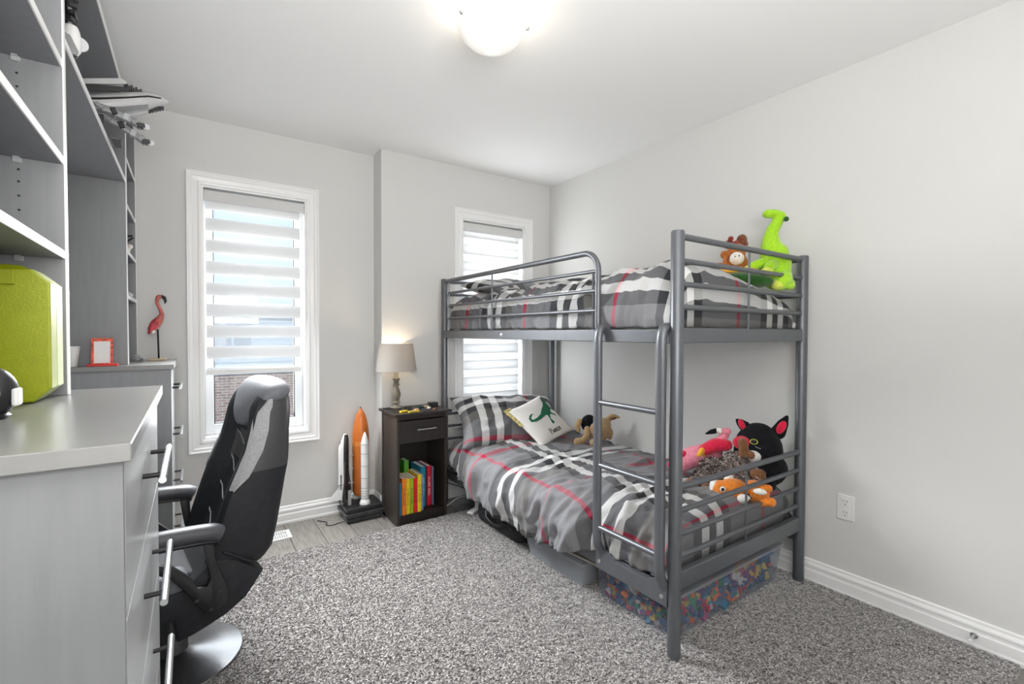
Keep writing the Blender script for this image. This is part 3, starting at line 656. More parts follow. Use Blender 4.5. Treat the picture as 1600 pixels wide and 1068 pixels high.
bm = BM(); prism(bm, [(-0.15, 0.162), (-0.01, 0.206), (0.0, 0.212), (-0.02, 0.224), (-0.09, 0.20), (-0.15, 0.178)], 'y', -0.056, -0.05); obj('wing_plate', bm, M['lgrey_model'], t, local=True)
bm = BM()
for i in range(6): box(bm, (0.062+i*0.008, -0.012, 0.145+0.0045*i), (0.069+i*0.008, 0.012, 0.162+0.003*i), None, 0.001, 1)
obj('nose_gear', bm, M['black_plastic'], t, local=True)
for yy, pts in ((-0.045, [(-0.12, 0.11), (-0.05, 0.102), (0.01, 0.082), (0.04, 0.066)]), (0.0, [(-0.10, 0.10), (-0.03, 0.075), (0.03, 0.04), (0.055, 0.024)])):
    bm = BM(); tube(bm, [(x, yy, z) for x, z in pts], 0.011, 8, flat=(1.0, 1.3)); g = obj('landing_strut', bm, M['grey_model'], t, True, local=True)
    for i in range(6):
        q = i/5*2.9; k_ = min(int(q), 2); q -= k_; x = pts[k_][0]+(pts[k_+1][0]-pts[k_][0])*q; z = pts[k_][1]+(pts[k_+1][1]-pts[k_][1])*q
        bm = BM(); box(bm, (-0.012, -0.014, -0.008), (0.012, 0.014, 0.008), Matrix.Translation((x, yy-0.004, z)) @ Matrix.Rotation(0.6*i, 4, 'Y'), 0.002, 1); obj('greeble', bm, M[('crystal', 'grey_model', 'black_plastic')[i % 3]], g, local=True)
    bm = BM(); lathe(bm, [(0.011, -0.006), (0.011, 0.006)], (0, 0, 0), 16, Matrix.Translation((pts[-1][0]+0.012, yy-0.01, pts[-1][1])) @ Matrix.Rotation(PI/2, 4, 'X')); obj('pad', bm, M['crystal'], g, True, local=True)
bm = BM(); box(bm, (-0.12, -0.02, 0.0), (-0.07, 0.02, 0.105), None, 0.004); box(bm, (-0.15, -0.05, 0.0), (-0.02, 0.05, 0.008), None, 0.002); obj('stand', bm, M['smoke'], t, local=True)
# ---- upright white toy rocket on the bridge shelf
Tq = facing((-0.285, 1.76, 1.9245))
t = thing('model_rocket', 'upright black, white and grey model on the upper shelf edge', 'toy', mtx=Tq)
bm = BM(); lathe(bm, [(0.012, 0.055), (0.02, 0.07), (0.022, 0.10), (0.018, 0.125), (0.014, 0.135)], (0.02, 0, 0), 16); obj('body', bm, M['white_model'], t, True, local=True)
bm = BM(); prism(bm, [(0.002, 0.105), (0.018, 0.10), (0.034, 0.062), (0.03, 0.05), (0.016, 0.05), (0.004, 0.07)], 'y', -0.026, -0.014, None, 0.002); obj('grey_armour', bm, M['grey_model'], t, local=True)
bm = BM(); lathe(bm, [(0.008, 0.0), (0.018, 0.004), (0.018, 0.012), (0.008, 0.05), (0.014, 0.056)], (0.02, 0, 0), 14); obj('base', bm, M['smoke'], t, True, local=True)
bm = BM(); lathe(bm, [(0.013, 0.135), (0.018, 0.15), (0.01, 0.17), (0.016, 0.185), (0.012, 0.23), (0.004, 0.26)], (0.018, 0, 0), 10)
for a in range(5): box(bm, (0.012+0.006*(a % 2), -0.022, 0.14+a*0.02), (0.032, 0.02, 0.15+a*0.02), Matrix.Rotation(0.25*a-0.4, 4, 'Z'), 0.002, 1)
obj('black_top', bm, M['black_plastic'], t, False, local=True)
bm = BM(); lathe(bm, [(0.02, -0.002), (0.02, 0.002)], (0, 0, 0), 20, Matrix.Translation((0.036, 0.004, 0.095)) @ Matrix.Rotation(PI/2, 4, 'X')); obj('clear_disc', bm, M['crystal'], t, True, local=True)

# ================================================================== CHAIR
CH = Matrix.Translation((-0.003, 2.10, 0.0)) @ Matrix.Rotation(math.radians(8), 4, 'Z')
ch = thing('gaming_chair', 'black and grey gaming chair with armrests on a round metal base', 'chair', mtx=CH)
# outlines below: x backwards, z up, taken on the near side
def cw(pts): return [(x+0.0, z) for x, z in pts]
bm = BM(); lathe(bm, [(0.215, 0.0165), (0.225, 0.019), (0.222, 0.026), (0.17, 0.034), (0.08, 0.045), (0.05, 0.06), (0.045, 0.20)], (-0.066, 0, 0), 48); obj('round_base', bm, M['disc'], ch, True, local=True)
HW = 0.232
# seat shell
sp = [(0.185, 0.352), (0.128, 0.276), (0.064, 0.236), (0.01, 0.217), (-0.035, 0.204), (-0.075, 0.198), (-0.085, 0.272), (-0.30, 0.285), (-0.36, 0.30), (-0.375, 0.335), (-0.35, 0.365), (-0.2, 0.368), (-0.06, 0.37), (0.0, 0.425), (0.062, 0.452)]
bm = BM(); prism(bm, sp, 'y', -HW, HW, None, 0.018); obj('seat_shell', bm, M['black_fabric'], ch, True, local=True)
# cushion
bm = BM(); box(bm, (-0.385, -0.19, 0.355), (-0.01, 0.19, 0.405), None, 0.025, 4); obj('seat_cushion', bm, M['black_fabric'], ch, True, local=True)
for s in (-1, 1):
    bm = BM(); box(bm, (-0.38, min(s*0.13, s*0.228), 0.35), (-0.04, max(s*0.13, s*0.228), 0.425), None, 0.03, 4); obj('seat_bolster', bm, M['grey_fabric'], ch, True, local=True)
# backrest: sections (z, x of bolster front, x of back, half width, depth of the recess)
secs = [(0.385, 0.02, 0.205, 0.215, 0.0), (0.42, 0.005, 0.228, 0.230, 0.02), (0.50, 0.025, 0.245, 0.236, 0.045), (0.60, 0.056, 0.262, 0.238, 0.055), (0.68, 0.082, 0.276, 0.236, 0.06),
        (0.73, 0.105, 0.287, 0.234, 0.058), (0.79, 0.13, 0.291, 0.230, 0.05), (0.85, 0.142, 0.294, 0.222, 0.035), (0.92, 0.155, 0.303, 0.205, 0.015), (0.97, 0.175, 0.305, 0.188, 0.0), (1.0, 0.20, 0.295, 0.165, 0.0)]
Z_ = [s[0] for s in secs]
def sec_at(z): return [float(np.interp(z, Z_, [s[k] for s in secs])) for k in range(1, 5)]
def ring(z):
    xf, xb, w, r = sec_at(z); sk = 0.30  # sections lean with the backrest
    pts = []
    half = [(xf+r, 0.0), (xf+r, w*0.35), (xf+r*0.8, w*0.52), (xf+0.006, w*0.70), (xf, w*0.84), (xf+0.012, w*0.95), (xf+0.045, w*1.0), (xf+(xb-xf)*0.6, w*0.985), (xb-0.03, w*0.93), (xb-0.006, w*0.8), (xb, w*0.5), (xb+0.004, 0.0)]
    full = half + [(x, -y) for x, y in half[-2:0:-1]]
    return [(x, y, z - (xb-x)*sk*0.0) for x, y in full]
bm = BM(); zs = list(np.linspace(0.385, 1.0, 34)); loft(bm, [ring(z) for z in zs]); bm.normal_update()
for f in bm.faces:
    q = f.calc_center_median(); xf, xb, w, r = sec_at(q.z)
    if q.z > 0.725 and q.x > xf + 0.04: f.material_index = 1
br = obj('backrest', bm, [M['black_fabric'], M['dark_leather']], ch, True, local=True)
def strip(name, m, y_of, x_of, zr, th=0.004, n=26, par=None):
    """a thin panel laid along the bolster: y_of(z) -> (y0,y1), x_of(z) -> (x0,x1)"""
    bm = BM(); S = []
    for z in np.linspace(zr[0], zr[1], n):
        (x0, x1), (y0, y1) = x_of(z), y_of(z)
        S.append([(x0, y0, z), (x1, y1, z), (x1+th, y1*0.98, z), (x0+th, y0*0.98, z)])
    loft(bm, S); return obj(name, bm, m, par or br, True, local=True)
for s in (-1, 1):
    # silver stripe along the bolster edge, wide at the shoulder
    bm = BM(); S = []
    for z in np.linspace(0.665, 0.992, 26):
        xf, xb, w, r = sec_at(z); k = (z-0.665)/0.327
        wd = float(np.interp(k, [0, 0.12, 0.35, 0.6, 0.85, 1], [0.012, 0.042, 0.052, 0.055, 0.045, 0.012])); of = float(np.interp(k, [0, 0.3, 0.8, 1], [0.002, 0.0, 0.012, 0.035]))
        A = [(xf+of+0.000, w*0.90), (xf+of+0.012, w*0.96), (xf+of+wd*0.6, w*1.0), (xf+of+wd, w*1.0)]
        S.append([(x-0.002, s*(y+0.0035), z) for x, y in A] + [(x+0.004, s*(y-0.008), z) for x, y in A[::-1]])
    loft(bm, S); obj('side_stripe', bm, M['silver_fabric'], br, True, local=True)
# chevron seams on the front
for z in (0.60, 0.70, 0.80, 0.50):
    bm = BM()
    for s in (-1, 1):
        pts = []
        for q in np.linspace(0, 1, 8):
            zz = z - 0.045*(1-q) + 0.02; xf, xb, w, r = sec_at(zz); y = w*(0.02+0.44*q)
            pts.append((xf + r*(1.0 if y < w*0.35 else 0.92) - 0.001, s*y, zz))
        tube(bm, pts, 0.0025, 6)
    obj('chevron_seam', bm, M['silver_fabric'], br, True, local=True)
# headrest cap
bm = BM(); S = []
for z, xf, xb, w in ((0.85, 0.150, 0.20, 0.06), (0.88, 0.142, 0.215, 0.10), (0.92, 0.146, 0.24, 0.150), (0.955, 0.16, 0.275, 0.185)):
    S.append([(xf, 0, z)] + [(xf+0.003, w*0.5, z), (xf+0.022, w*0.9, z), (xf+0.045, w, z), (xb, w*0.96, z), (xb+0.006, w*0.5, z), (xb+0.008, 0, z), (xb+0.006, -w*0.5, z), (xb, -w*0.96, z), (xf+0.045, -w, z), (xf+0.022, -w*0.9, z), (xf+0.003, -w*0.5, z)])
for z, xf, xb, w in ((0.975, 0.168, 0.312, 0.198), (0.995, 0.178, 0.318, 0.197), (1.015, 0.19, 0.314, 0.186), (1.032, 0.207, 0.298, 0.155), (1.042, 0.228, 0.272, 0.10)):
    S.append([(xf, 0, z)] + [(xf+0.003, w*0.5, z), (xf+0.018, w*0.9, z), (xf+0.045, w, z), (xb-0.02, w*0.97, z), (xb-0.003, w*0.5, z), (xb, 0, z), (xb-0.003, -w*0.5, z), (xb-0.02, -w*0.97, z), (xf+0.045, -w, z), (xf+0.018, -w*0.9, z), (xf+0.003, -w*0.5, z)])
loft(bm, S); h = obj('headrest', bm, M['grey_fabric'], ch, True, local=True)
md = h.modifiers.new('round', 'SUBSURF'); md.levels = 2; md.render_levels = 2
# seam between back panel and seat shell
for s in (-1, 1):
    bm = BM(); tube(bm, [(0.055, s*0.234, 0.462), (0.10, s*0.236, 0.432), (0.14, s*0.232, 0.402), (0.16, s*0.225, 0.388)], 0.005, 8); obj('shell_seam', bm, M['black_plastic'], ch, True, local=True)
    # arm pad
    pth = spline([(-0.342, s*0.262, 0.548), (-0.297, s*0.264, 0.562), (-0.147, s*0.268, 0.566), (0.003, s*0.268, 0.556), (0.045, s*0.266, 0.538)], 5); n = len(pth)
    bm = BM(); tube(bm, pth, 0.03, 16, rad=[0.018] + [0.03]*(n-2) + [0.016], flat=(1.1, 0.95)); ap = obj('arm_pad', bm, M['arm'], ch, True, local=True)
    bm = BM(); tube(bm, [(x, y, z-0.026) for x, y, z in [tuple(p) for p in pth[2:-2]]], 0.02, 10, flat=(1.2, 0.6)); obj('arm_core', bm, M['black_plastic'], ap, True, local=True)
    # bracket, a forked plate bolted to the shell
    outer = [(0.02, 0.53), (0.052, 0.53), (0.055, 0.46), (0.075, 0.40), (0.092, 0.335), (0.088, 0.295), (0.055, 0.272), (0.02, 0.285), (-0.02, 0.36), (-0.07, 0.43), (-0.13, 0.47), (-0.20, 0.485), (-0.25, 0.515), (-0.255, 0.535), (-0.215, 0.535), (-0.19, 0.51), (-0.12, 0.496), (-0.06, 0.465), (-0.01, 0.41), (0.005, 0.375), (0.03, 0.37), (0.04, 0.395), (0.03, 0.45)]
    bm = BM(); prism(bm, [(x-0.027, z) for x, z in outer], 'y', min(s*0.233, s*0.258), max(s*0.233, s*0.258), None, 0.006); bk = obj('arm_bracket', bm, M['black_plastic'], ch, True, local=True)
    for bx, bz in ((0.0, 0.335), (0.066, 0.345), (0.04, 0.292)):
        bm = BM(); lathe(bm, [(0.006, 0), (0.006, 0.003)], (0, 0, 0), 10, Matrix.Translation((bx-0.027, s*0.258, bz)) @ Matrix.Rotation(-s*PI/2, 4, 'X')); obj('bolt', bm, M['smoke'], bk, local=True)

# ================================================================== NIGHTSTAND
NX0, NX1, NY0, NY1, NH = 1.050, 1.392, 2.792, 3.075, 0.695
ns = thing('nightstand', 'dark brown nightstand with one drawer and an open shelf', 'nightstand', ((NX0+NX1)/2, (NY0+NY1)/2, 0))
bm = BM(); box(bm, (NX0-0.018, NY0-0.022, NH), (NX1+0.03, NY1+0.012, NH+0.016), bev=0.002, seg=1); obj('top', bm, M['wenge'], ns)
for x0 in (NX0, NX1-0.016):
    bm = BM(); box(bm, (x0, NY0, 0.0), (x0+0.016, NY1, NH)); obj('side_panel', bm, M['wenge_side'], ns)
bm = BM(); box(bm, (NX0+0.0162, NY1-0.006, 0.02), (NX1-0.0162, NY1, NH)); obj('back_panel', bm, M['wenge'], ns)
bm = BM(); box(bm, (NX0+0.0162, NY0+0.004, 0.05), (NX1-0.0162, NY1-0.0065, 0.066)); obj('shelf', bm, M['wenge'], ns)
bm = BM(); box(bm, (NX0+0.0162, NY0+0.004, 0.0), (NX1-0.0162, NY0+0.018, 0.0495)); obj('plinth', bm, M['wenge'], ns)
bm = BM(); box(bm, (NX0+0.0162, NY0+0.004, 0.668), (NX1-0.0162, NY0+0.02, 0.6945)); obj('top_rail', bm, M['wenge'], ns)
bm = BM(); box(bm, (NX0+0.004, NY0-0.016, 0.525), (NX1-0.004, NY0-0.0005, 0.664), bev=0.0015, seg=1); d = obj('drawer', bm, M['wenge'], ns)
bm = BM(); box(bm, (NX0+0.0162, NY0+0.0005, 0.52), (NX1-0.0162, NY1-0.0065, 0.534)); obj('drawer_box', bm, M['wenge'], d)
bm = BM(); tube(bm, [(1.172, NY0-0.036, 0.606), (1.30, NY0-0.036, 0.606)], 0.005, 10)
for x in (1.185, 1.287): tube(bm, [(x, NY0-0.0165, 0.606), (x, NY0-0.034, 0.606)], 0.004, 8)
obj('drawer_handle', bm, M['nickel'], d, True)
# ---- books
bk_ = [  # label, x0, thickness, height, y front, depth, colour, lean
 ('thin blue book, leftmost on the nightstand shelf', 0.015, 0.205, 2.800, 0.155, (0.02, 0.14, 0.24)),
 ('orange book beside the thin blue one on the nightstand shelf', 0.028, 0.232, 2.797, 0.16, (0.80, 0.20, 0.01)),
 ('yellow book between the orange and lime green books', 0.026, 0.226, 2.800, 0.16, (0.72, 0.55, 0.02)),
 ('lime green book between a yellow and a red book', 0.023, 0.224, 2.801, 0.16, (0.36, 0.50, 0.01)),
 ('red book between the lime green book and a yellow book', 0.025, 0.222, 2.802, 0.16, (0.72, 0.015, 0.02)),
 ('yellow book with black spine mark, right of the front red book', 0.026, 0.240, 2.800, 0.165, (0.82, 0.63, 0.01)),
 ('slim patterned white and blue book in middle of the row', 0.019, 0.232, 2.815, 0.165, (0.30, 0.33, 0.45)),
 ('tall teal book in the right half of the row', 0.034, 0.268, 2.86, 0.17, (0.015, 0.22, 0.33)),
 ('narrow black book between the teal and red books', 0.014, 0.246, 2.87, 0.17, (0.02, 0.018, 0.02)),
 ('red book at the right end of the nightstand shelf, beside black book', 0.031, 0.262, 2.875, 0.17, (0.56, 0.01, 0.03)),
 ('thin grey violet book, rightmost on the nightstand shelf', 0.013, 0.254, 2.865, 0.17, (0.16, 0.15, 0.24)),
]
def book(label, x, th, h, y, dp, col, z0=0.0665, mark=True):
    b = thing('book', label, 'book', (x+th/2, y+dp/2, z0), group='books on the nightstand shelf')
    m = mat('book_cover', col, 0.4, var=0.06, vscale=30)
    cv = 0.002; bm = BM()
    prism(bm, [(x+0.0002, y+dp), (x+0.0002, y+0.003), (x+0.003, y), (x+th-0.003, y), (x+th-0.0002, y+0.003), (x+th-0.0002, y+dp), (x+th-cv, y+dp), (x+th-cv, y+0.005), (x+cv, y+0.005), (x+cv, y+dp)], 'z', z0, z0+h)
    obj('cover', bm, m, b)
    bm = BM(); box(bm, (x+cv+0.0002, y+0.0055, z0+0.003), (x+th-cv-0.0002, y+dp-0.003, z0+h-0.004)); obj('pages', bm, M['paper'], b)
    if mark and th > 0.018:
        bm = BM(); dark = (col[0] + col[1]) > 0.6
        rr = random.Random(int(x*1e4)); z = z0+h*0.72; wv = min(0.012, th*0.5); cx = x+th/2
        while z > z0+h*0.28:
            s = 0.0075 + rr.random()*0.003; k = rr.randint(0, 3)
            box(bm, (cx-wv/2, y-0.0005, z-0.0022), (cx+wv/2, y+0.0002, z))
            if k: box(bm, (cx-wv/2, y-0.0005, z-s), (cx-wv/2+0.0022, y+0.0002, z-0.0022))
            if k > 1: box(bm, (cx+wv/2-0.0022, y-0.0005, z-s), (cx+wv/2, y+0.0002, z-0.0022))
            z -= s+0.0035
        obj('spine_lettering', bm, M['black'] if dark else M['paper'], b)
    return b
x = NX0+0.0175
for lb, th, h, y, dp, col in bk_:
    book(lb, x, th, h, y, dp, col); x += th+0.0012
book('pale grey book lying deeper behind the front yellow and green books', NX0+0.05, 0.03, 0.285, 2.966, 0.10, (0.30, 0.30, 0.29), mark=False)
book('white book with green spine standing behind the front red book', NX0+0.115, 0.034, 0.295, 2.968, 0.095, (0.08, 0.32, 0.03), mark=False)

# ---- table lamp
LX, LY, LZ = 1.132, 3.02, NH+0.0163
tl = thing('table_lamp', 'small table lamp with grey linen shade on turned wooden base', 'lamp', (LX, LY, LZ))
bm = BM(); lathe(bm, [(0.036, 0.0), (0.038, 0.006), (0.034, 0.012), (0.022, 0.016), (0.014, 0.024), (0.013, 0.03), (0.024, 0.036), (0.025, 0.042), (0.017, 0.048), (0.020, 0.062), (0.027, 0.082), (0.028, 0.098), (0.021, 0.122), (0.014, 0.142), (0.013, 0.15), (0.022, 0.155), (0.023, 0.161), (0.015, 0.166), (0.016, 0.18), (0.019, 0.19), (0.024, 0.194), (0.024, 0.2)], (LX, LY, LZ), 28); obj('turned_base', bm, M['lamp_wood'], tl, True)
bm = BM(); lathe(bm, [(0.0135, 0.2), (0.0135, 0.245), (0.010, 0.247)], (LX, LY, LZ), 20); obj('candle_sleeve', bm, mat('cream_sleeve', (0.55, 0.46, 0.28), 0.5, var=0.05), tl, True)
bm = BM(); lathe(bm, [(0.011, 0.247), (0.011, 0.285), (0.006, 0.29)], (LX, LY, LZ), 16); obj('socket', bm, M['black_plastic'], tl, True)
bm = BM(); lathe(bm, [(0.006, 0.29), (0.012, 0.30), (0.022, 0.325), (0.022, 0.34), (0.012, 0.352), (0.001, 0.355)], (LX, LY, LZ), 20); obj('bulb', bm, mat('lit_bulb', (1, 0.9, 0.7), 0.3, emit=(1.0, 0.72, 0.40), estr=1.6), tl, True)
bm = BM(); pr = [(0.134, 0.252), (0.1085, 0.436), (0.1075, 0.436), (0.133, 0.252)]
n = 48
rg = [[bm.verts.new((LX+r*math.cos(2*PI*k/n), LY+r*math.sin(2*PI*k/n), LZ+z)) for k in range(n)] for r, z in pr]
for i in range(4):
    for k in range(n): bm.faces.new((rg[i][k], rg[i][(k+1) % n], rg[(i+1) % 4][(k+1) % n], rg[(i+1) % 4][k]))
bmesh.ops.recalc_face_normals(bm, faces=bm.faces[:]); shd = obj('lamp_shade', bm, M['shade'], tl, True)
bm = BM()
for k in range(3):
    a = 2*PI*k/3; tube(bm, [(LX, LY, LZ+0.29), (LX+0.11*math.cos(a), LY+0.11*math.sin(a), LZ+0.40)], 0.0015, 6)
obj('shade_frame', bm, M['nickel'], shd)
d = bpy.data.lights.new('lamp_light', 'POINT'); d.energy = 1.8; d.color = (1.0, 0.78, 0.52); d.shadow_soft_size = 0.025
o = bpy.data.objects.new('lamp_light', d); COL.objects.link(o); o.location = (LX, LY, LZ+0.375)
# lamp cord
bm = BM(); tube(bm, spline([(LX-0.03, LY-0.02, LZ+0.004), (1.05, 2.985, LZ+0.006), (1.022, 2.965, LZ+0.004), (1.018, 2.96, 0.63), (1.024, 2.965, 0.5), (1.012, 2.95, 0.36), (1.03, 2.97, 0.24), (1.014, 2.95, 0.12), (1.03, 2.93, 0.03), (1.028, 2.99, 0.005)], 6), 0.0028, 7)
tag(obj('power_cord', bm, M['black_plastic'], None, True), 'black lamp cord hanging down the left side of the nightstand', 'cord')
# ---- toy bricks on the nightstand
def toybrick(label, x, y, sz, rot, col, studs, mi='toy_brick'):
    T = Matrix.Translation((x, y, NH+0.0163)) @ Matrix.Rotation(rot, 4, 'Z')
    b = thing(mi, label, 'toy', mtx=T, group='toy bricks on the nightstand')
    m = mat('brick_plastic', col, 0.3, var=0.03); a, c, h = sz
    bm = BM(); box(bm, (-a/2, -c/2, 0), (a/2, c/2, h), None, 0.001, 1); obj('block', bm, m, b, local=True)
    for i in range(studs[0]):
        for j in range(studs[1]):
            bm = BM(); lathe(bm, [(0.0036, h), (0.0036, h+0.0022)], ((i-(studs[0]-1)/2)*a/studs[0], (j-(studs[1]-1)/2)*c/studs[1], 0), 8); obj('stud', bm, m, b, local=True)
toybrick('yellow toy brick plate nearest the lamp on the nightstand', 1.115, 2.845, (0.055, 0.022, 0.009), 0.3, (0.60, 0.44, 0.03), (5, 2))
toybrick('dull yellow toy brick bar along the front nightstand edge', 1.165, 2.80, (0.075, 0.02, 0.010), 0.1, (0.42, 0.33, 0.05), (6, 2))
toybrick('black toy brick behind the yellow plate on the nightstand', 1.175, 2.925, (0.048, 0.022, 0.018), -0.4, (0.015, 0.015, 0.015), (4, 2))
toybrick('peach toy brick in the middle of the nightstand', 1.205, 2.855, (0.04, 0.02, 0.010), 0.6, (0.55, 0.30, 0.20), (3, 2))
toybrick('dark grey toy brick near the front edge of the nightstand', 1.255, 2.815, (0.05, 0.024, 0.012), -0.2, (0.06, 0.06, 0.065), (4, 2))
toybrick('white toy brick right of the peach one on the nightstand', 1.30, 2.87, (0.034, 0.018, 0.012), 0.9, (0.7, 0.68, 0.62), (3, 2))
toybrick('dark green toy brick behind the white one on the nightstand', 1.262, 2.925, (0.045, 0.03, 0.014), 0.2, (0.02, 0.06, 0.05), (3, 2))
toybrick('brown toy brick on the right of the nightstand front', 1.325, 2.82, (0.04, 0.018, 0.010), 0.4, (0.15, 0.07, 0.04), (3, 2))
toybrick('chunky black toy brick at the back right of the nightstand', 1.365, 2.95, (0.062, 0.05, 0.030), -0.15, (0.022, 0.022, 0.024), (3, 2))
toybrick('tan toy brick lying left of the chunky black one', 1.318, 2.955, (0.04, 0.02, 0.012), -0.6, (0.48, 0.38, 0.24), (3, 2))

# ================================================================== SHUTTLE MODEL
p0 = (0.925, 3.10, 0.0); Tq = facing(p0)
ss = thing('shuttle_model', 'toy space shuttle on launch stand with orange tank beside nightstand', 'toy', mtx=Matrix.Translation(p0))
for z0, z1, g in ((0.0, 0.028, 0.012), (0.034, 0.062, 0.0), (0.068, 0.094, 0.008)):
    bm = BM(); box(bm, (0.795+g, 3.005+g, z0), (1.042-g, 3.225-g, z1), bev=0.006); obj('stand_tier', bm, M['smoke' if z0 < 0.06 else 'black_plastic'], ss)
bm = BM(); box(bm, (0.82, 3.03, 0.0282), (1.02, 3.20, 0.0338)); box(bm, (0.82, 3.03, 0.0622), (1.02, 3.20, 0.0678)); obj('stand_core', bm, M['grey_model'], ss)
et = Tq @ Vector((-0.008, 0.035, 0)); R = 0.053
bm = BM(); lathe(bm, [(0.02, 0.13), (R*0.8, 0.14), (R, 0.165), (R, 0.48), (R*1.0, 0.545), (R*0.93, 0.59), (R*0.78, 0.635), (R*0.55, 0.672), (R*0.28, 0.698), (0.006, 0.712)], (et.x, et.y, 0), 36); tk = obj('fuel_tank', bm, M['orange_tank'], ss, True)
bm = BM(); lathe(bm, [(R+0.0006, 0.47), (R+0.0006, 0.5)], (et.x, et.y, 0), 36); obj('tank_band', bm, mat('ribbed_orange', (0.62, 0.22, 0.04), 0.4, var=0.3, vscale=90, stretch=(1, 1, 8)), tk, True)
bm = BM(); lathe(bm, [(0.004, 0.705), (0.005, 0.72), (0.001, 0.724)], (et.x, et.y, 0), 10); obj('tip', bm, M['brown_plush'], tk, True)
for k in range(6):
    a = k*PI/3 + 0.5; bm = BM(); tube(bm, [(et.x+(R+0.001)*math.cos(a), et.y+(R+0.001)*math.sin(a), 0.18), (et.x+(R+0.001)*math.cos(a), et.y+(R+0.001)*math.sin(a), 0.54)], 0.0012, 5); obj('tank_rib', bm, M['orange_tank'], tk)
for lx, ly in ((0.018, -0.03), (-0.03, 0.105)):
    q = Tq @ Vector((lx, ly, 0)); r = 0.0255
    bm = BM(); lathe(bm, [(0.034, 0.094), (0.035, 0.10), (0.029, 0.118), (r, 0.122), (r, 0.488), (r*0.98, 0.495), (r*0.6, 0.535), (r*0.2, 0.562), (0.001, 0.567)], (q.x, q.y, 0), 28); bo = obj('booster', bm, M['white_model'], ss, True)
    for z in (0.135, 0.15, 0.165, 0.18, 0.20, 0.265, 0.345, 0.425, 0.485):
        bm = BM(); lathe(bm, [(r+0.0008, z), (r+0.0008, z+0.0025)], (q.x, q.y, 0), 28); obj('ring', bm, M['grey_model'], bo, True)
# orbiter: nose up, belly towards the tank
ob = Tq @ Matrix.Translation((-0.112, 0.0, 0.13)) @ Matrix.Rotation(math.radians(-12), 4, 'Z')   # local x = belly direction, y = wing span
def osec(z, rx0, rx1, ry, n=18):
    out = []
    for k in range(n):
        a = 2*PI*k/n; c_, s_ = math.cos(a), math.sin(a)
        x = (rx1 if c_ > 0 else rx0)*math.copysign(abs(c_)**0.7, c_); out.append((x, ry*math.copysign(abs(s_)**0.7, s_), z))
    return out
bm = BM(); loft(bm, [osec(0.0, 0.034, 0.024, 0.030), osec(0.02, 0.036, 0.026, 0.033), osec(0.30, 0.034, 0.026, 0.033), osec(0.345, 0.032, 0.026, 0.031), osec(0.37, 0.020, 0.026, 0.027), osec(0.40, 0.010, 0.025, 0.020), osec(0.418, 0.002, 0.02, 0.011), osec(0.425, 0.001, 0.016, 0.003)], mtx=ob); orb = obj('orbiter', bm, M['white_model'], ss, True)
def obx(pts, y0, y1, name, m, bev=0.0):
    bm = BM(); prism(bm, pts, 'y', y0, y1, ob, bev); return obj(name, bm, m, orb)
bm = BM(); loft(bm, [[(x*1.0+0.0016, y*1.02, z) for x, y, z in osec(zz, -0.014, rx, ry)] for zz, rx, ry in ((-0.001, 0.026, 0.033), (0.30, 0.0275, 0.0345), (0.345, 0.0275, 0.0325), (0.37, 0.0275, 0.0285), (0.40, 0.0265, 0.0215), (0.422, 0.02, 0.010))], mtx=ob); obj('belly_tiles', bm, M['black_plastic'], orb, True)
wing = [(0.030, 0.29), (0.042, 0.16), (0.10, 0.045), (0.104, 0.012), (0.03, -0.005)]
for s in (-1, 1):
    Tm = ob @ Matrix(((1, 0, 0, 0), (0, s, 0, 0), (0, 0, 1, 0), (0, 0, 0, 1)))
    bm = BM(); prism(bm, wing, 'x', 0.012, 0.018, Tm); w = obj('wing', bm, M['white_model'], orb)
    bm = BM(); prism(bm, wing, 'x', 0.0182, 0.0225, Tm); tube(bm, [Tm @ Vector((0.0165, y, z)) for y, z in wing], 0.004, 6); obj('wing_tiles', bm, M['black_plastic'], w)
    bm = BM(); lathe(bm, [(0.012, -0.03), (0.008, -0.01), (0.010, 0.0)], (0, 0, 0), 14, ob @ Matrix.Translation((-0.008, s*0.015, 0))); obj('engine', bm, M['grey_model'], orb, True)
obx([(-0.03, 0.08), (-0.085, 0.012), (-0.09, -0.01), (-0.06, -0.008), (-0.034, 0.012)], -0.004, 0.004, 'tail_fin', M['white_model'])
bm = BM()
for s in (-1, 1): box(bm, (-0.018, s*0.0215-0.001, 0.352), (-0.008, s*0.0215+0.009*s*0.1+0.001, 0.366), ob)
box(bm, (-0.025, -0.012, 0.36), (-0.021, 0.012, 0.372), ob); obj('cockpit_window', bm, M['black'], orb)
bm = BM()
for i in range(9): box(bm, (-0.016, -0.0348, 0.07+i*0.011), (-0.006, -0.0332, 0.076+i*0.011), ob)
obj('side_lettering', bm, M['black'], orb)
bm = BM(); box(bm, (-0.036, -0.034, 0.098), (0.024, 0.034, 0.101), ob); obj('panel_line', bm, M['grey_model'], orb)
for i in range(3):
    bm = BM(); q1 = ob @ Vector((0.024, 0, 0.10+i*0.09)); q2 = Vector((et.x, et.y, q1.z)); tube(bm, [q1, q1.lerp(q2, 0.45)], 0.004, 6); obj('attach_strut', bm, M['lgrey_model'], ss)
for dx in (-0.03, -0.012):
    q = Tq @ Vector((-0.068+dx*0.5, -0.028, 0)); bm = BM(); tube(bm, [(q.x, q.y, 0.09), (q.x, q.y, 0.19)], 0.0065, 10); obj('support_post', bm, M['lgrey_model'], ss, True)
bm = BM(); tube(bm, spline([(0.80, 3.06, 0.01), (0.755, 3.06, 0.004), (0.72, 3.05, 0.004), (0.69, 3.08, 0.004), (0.705, 3.12, 0.004), (0.66, 3.18, 0.004)], 6), 0.0025, 6); tag(obj('cable', bm, M['black_plastic'], None, True), 'thin black cable curling on floor left of the shuttle model', 'cord')

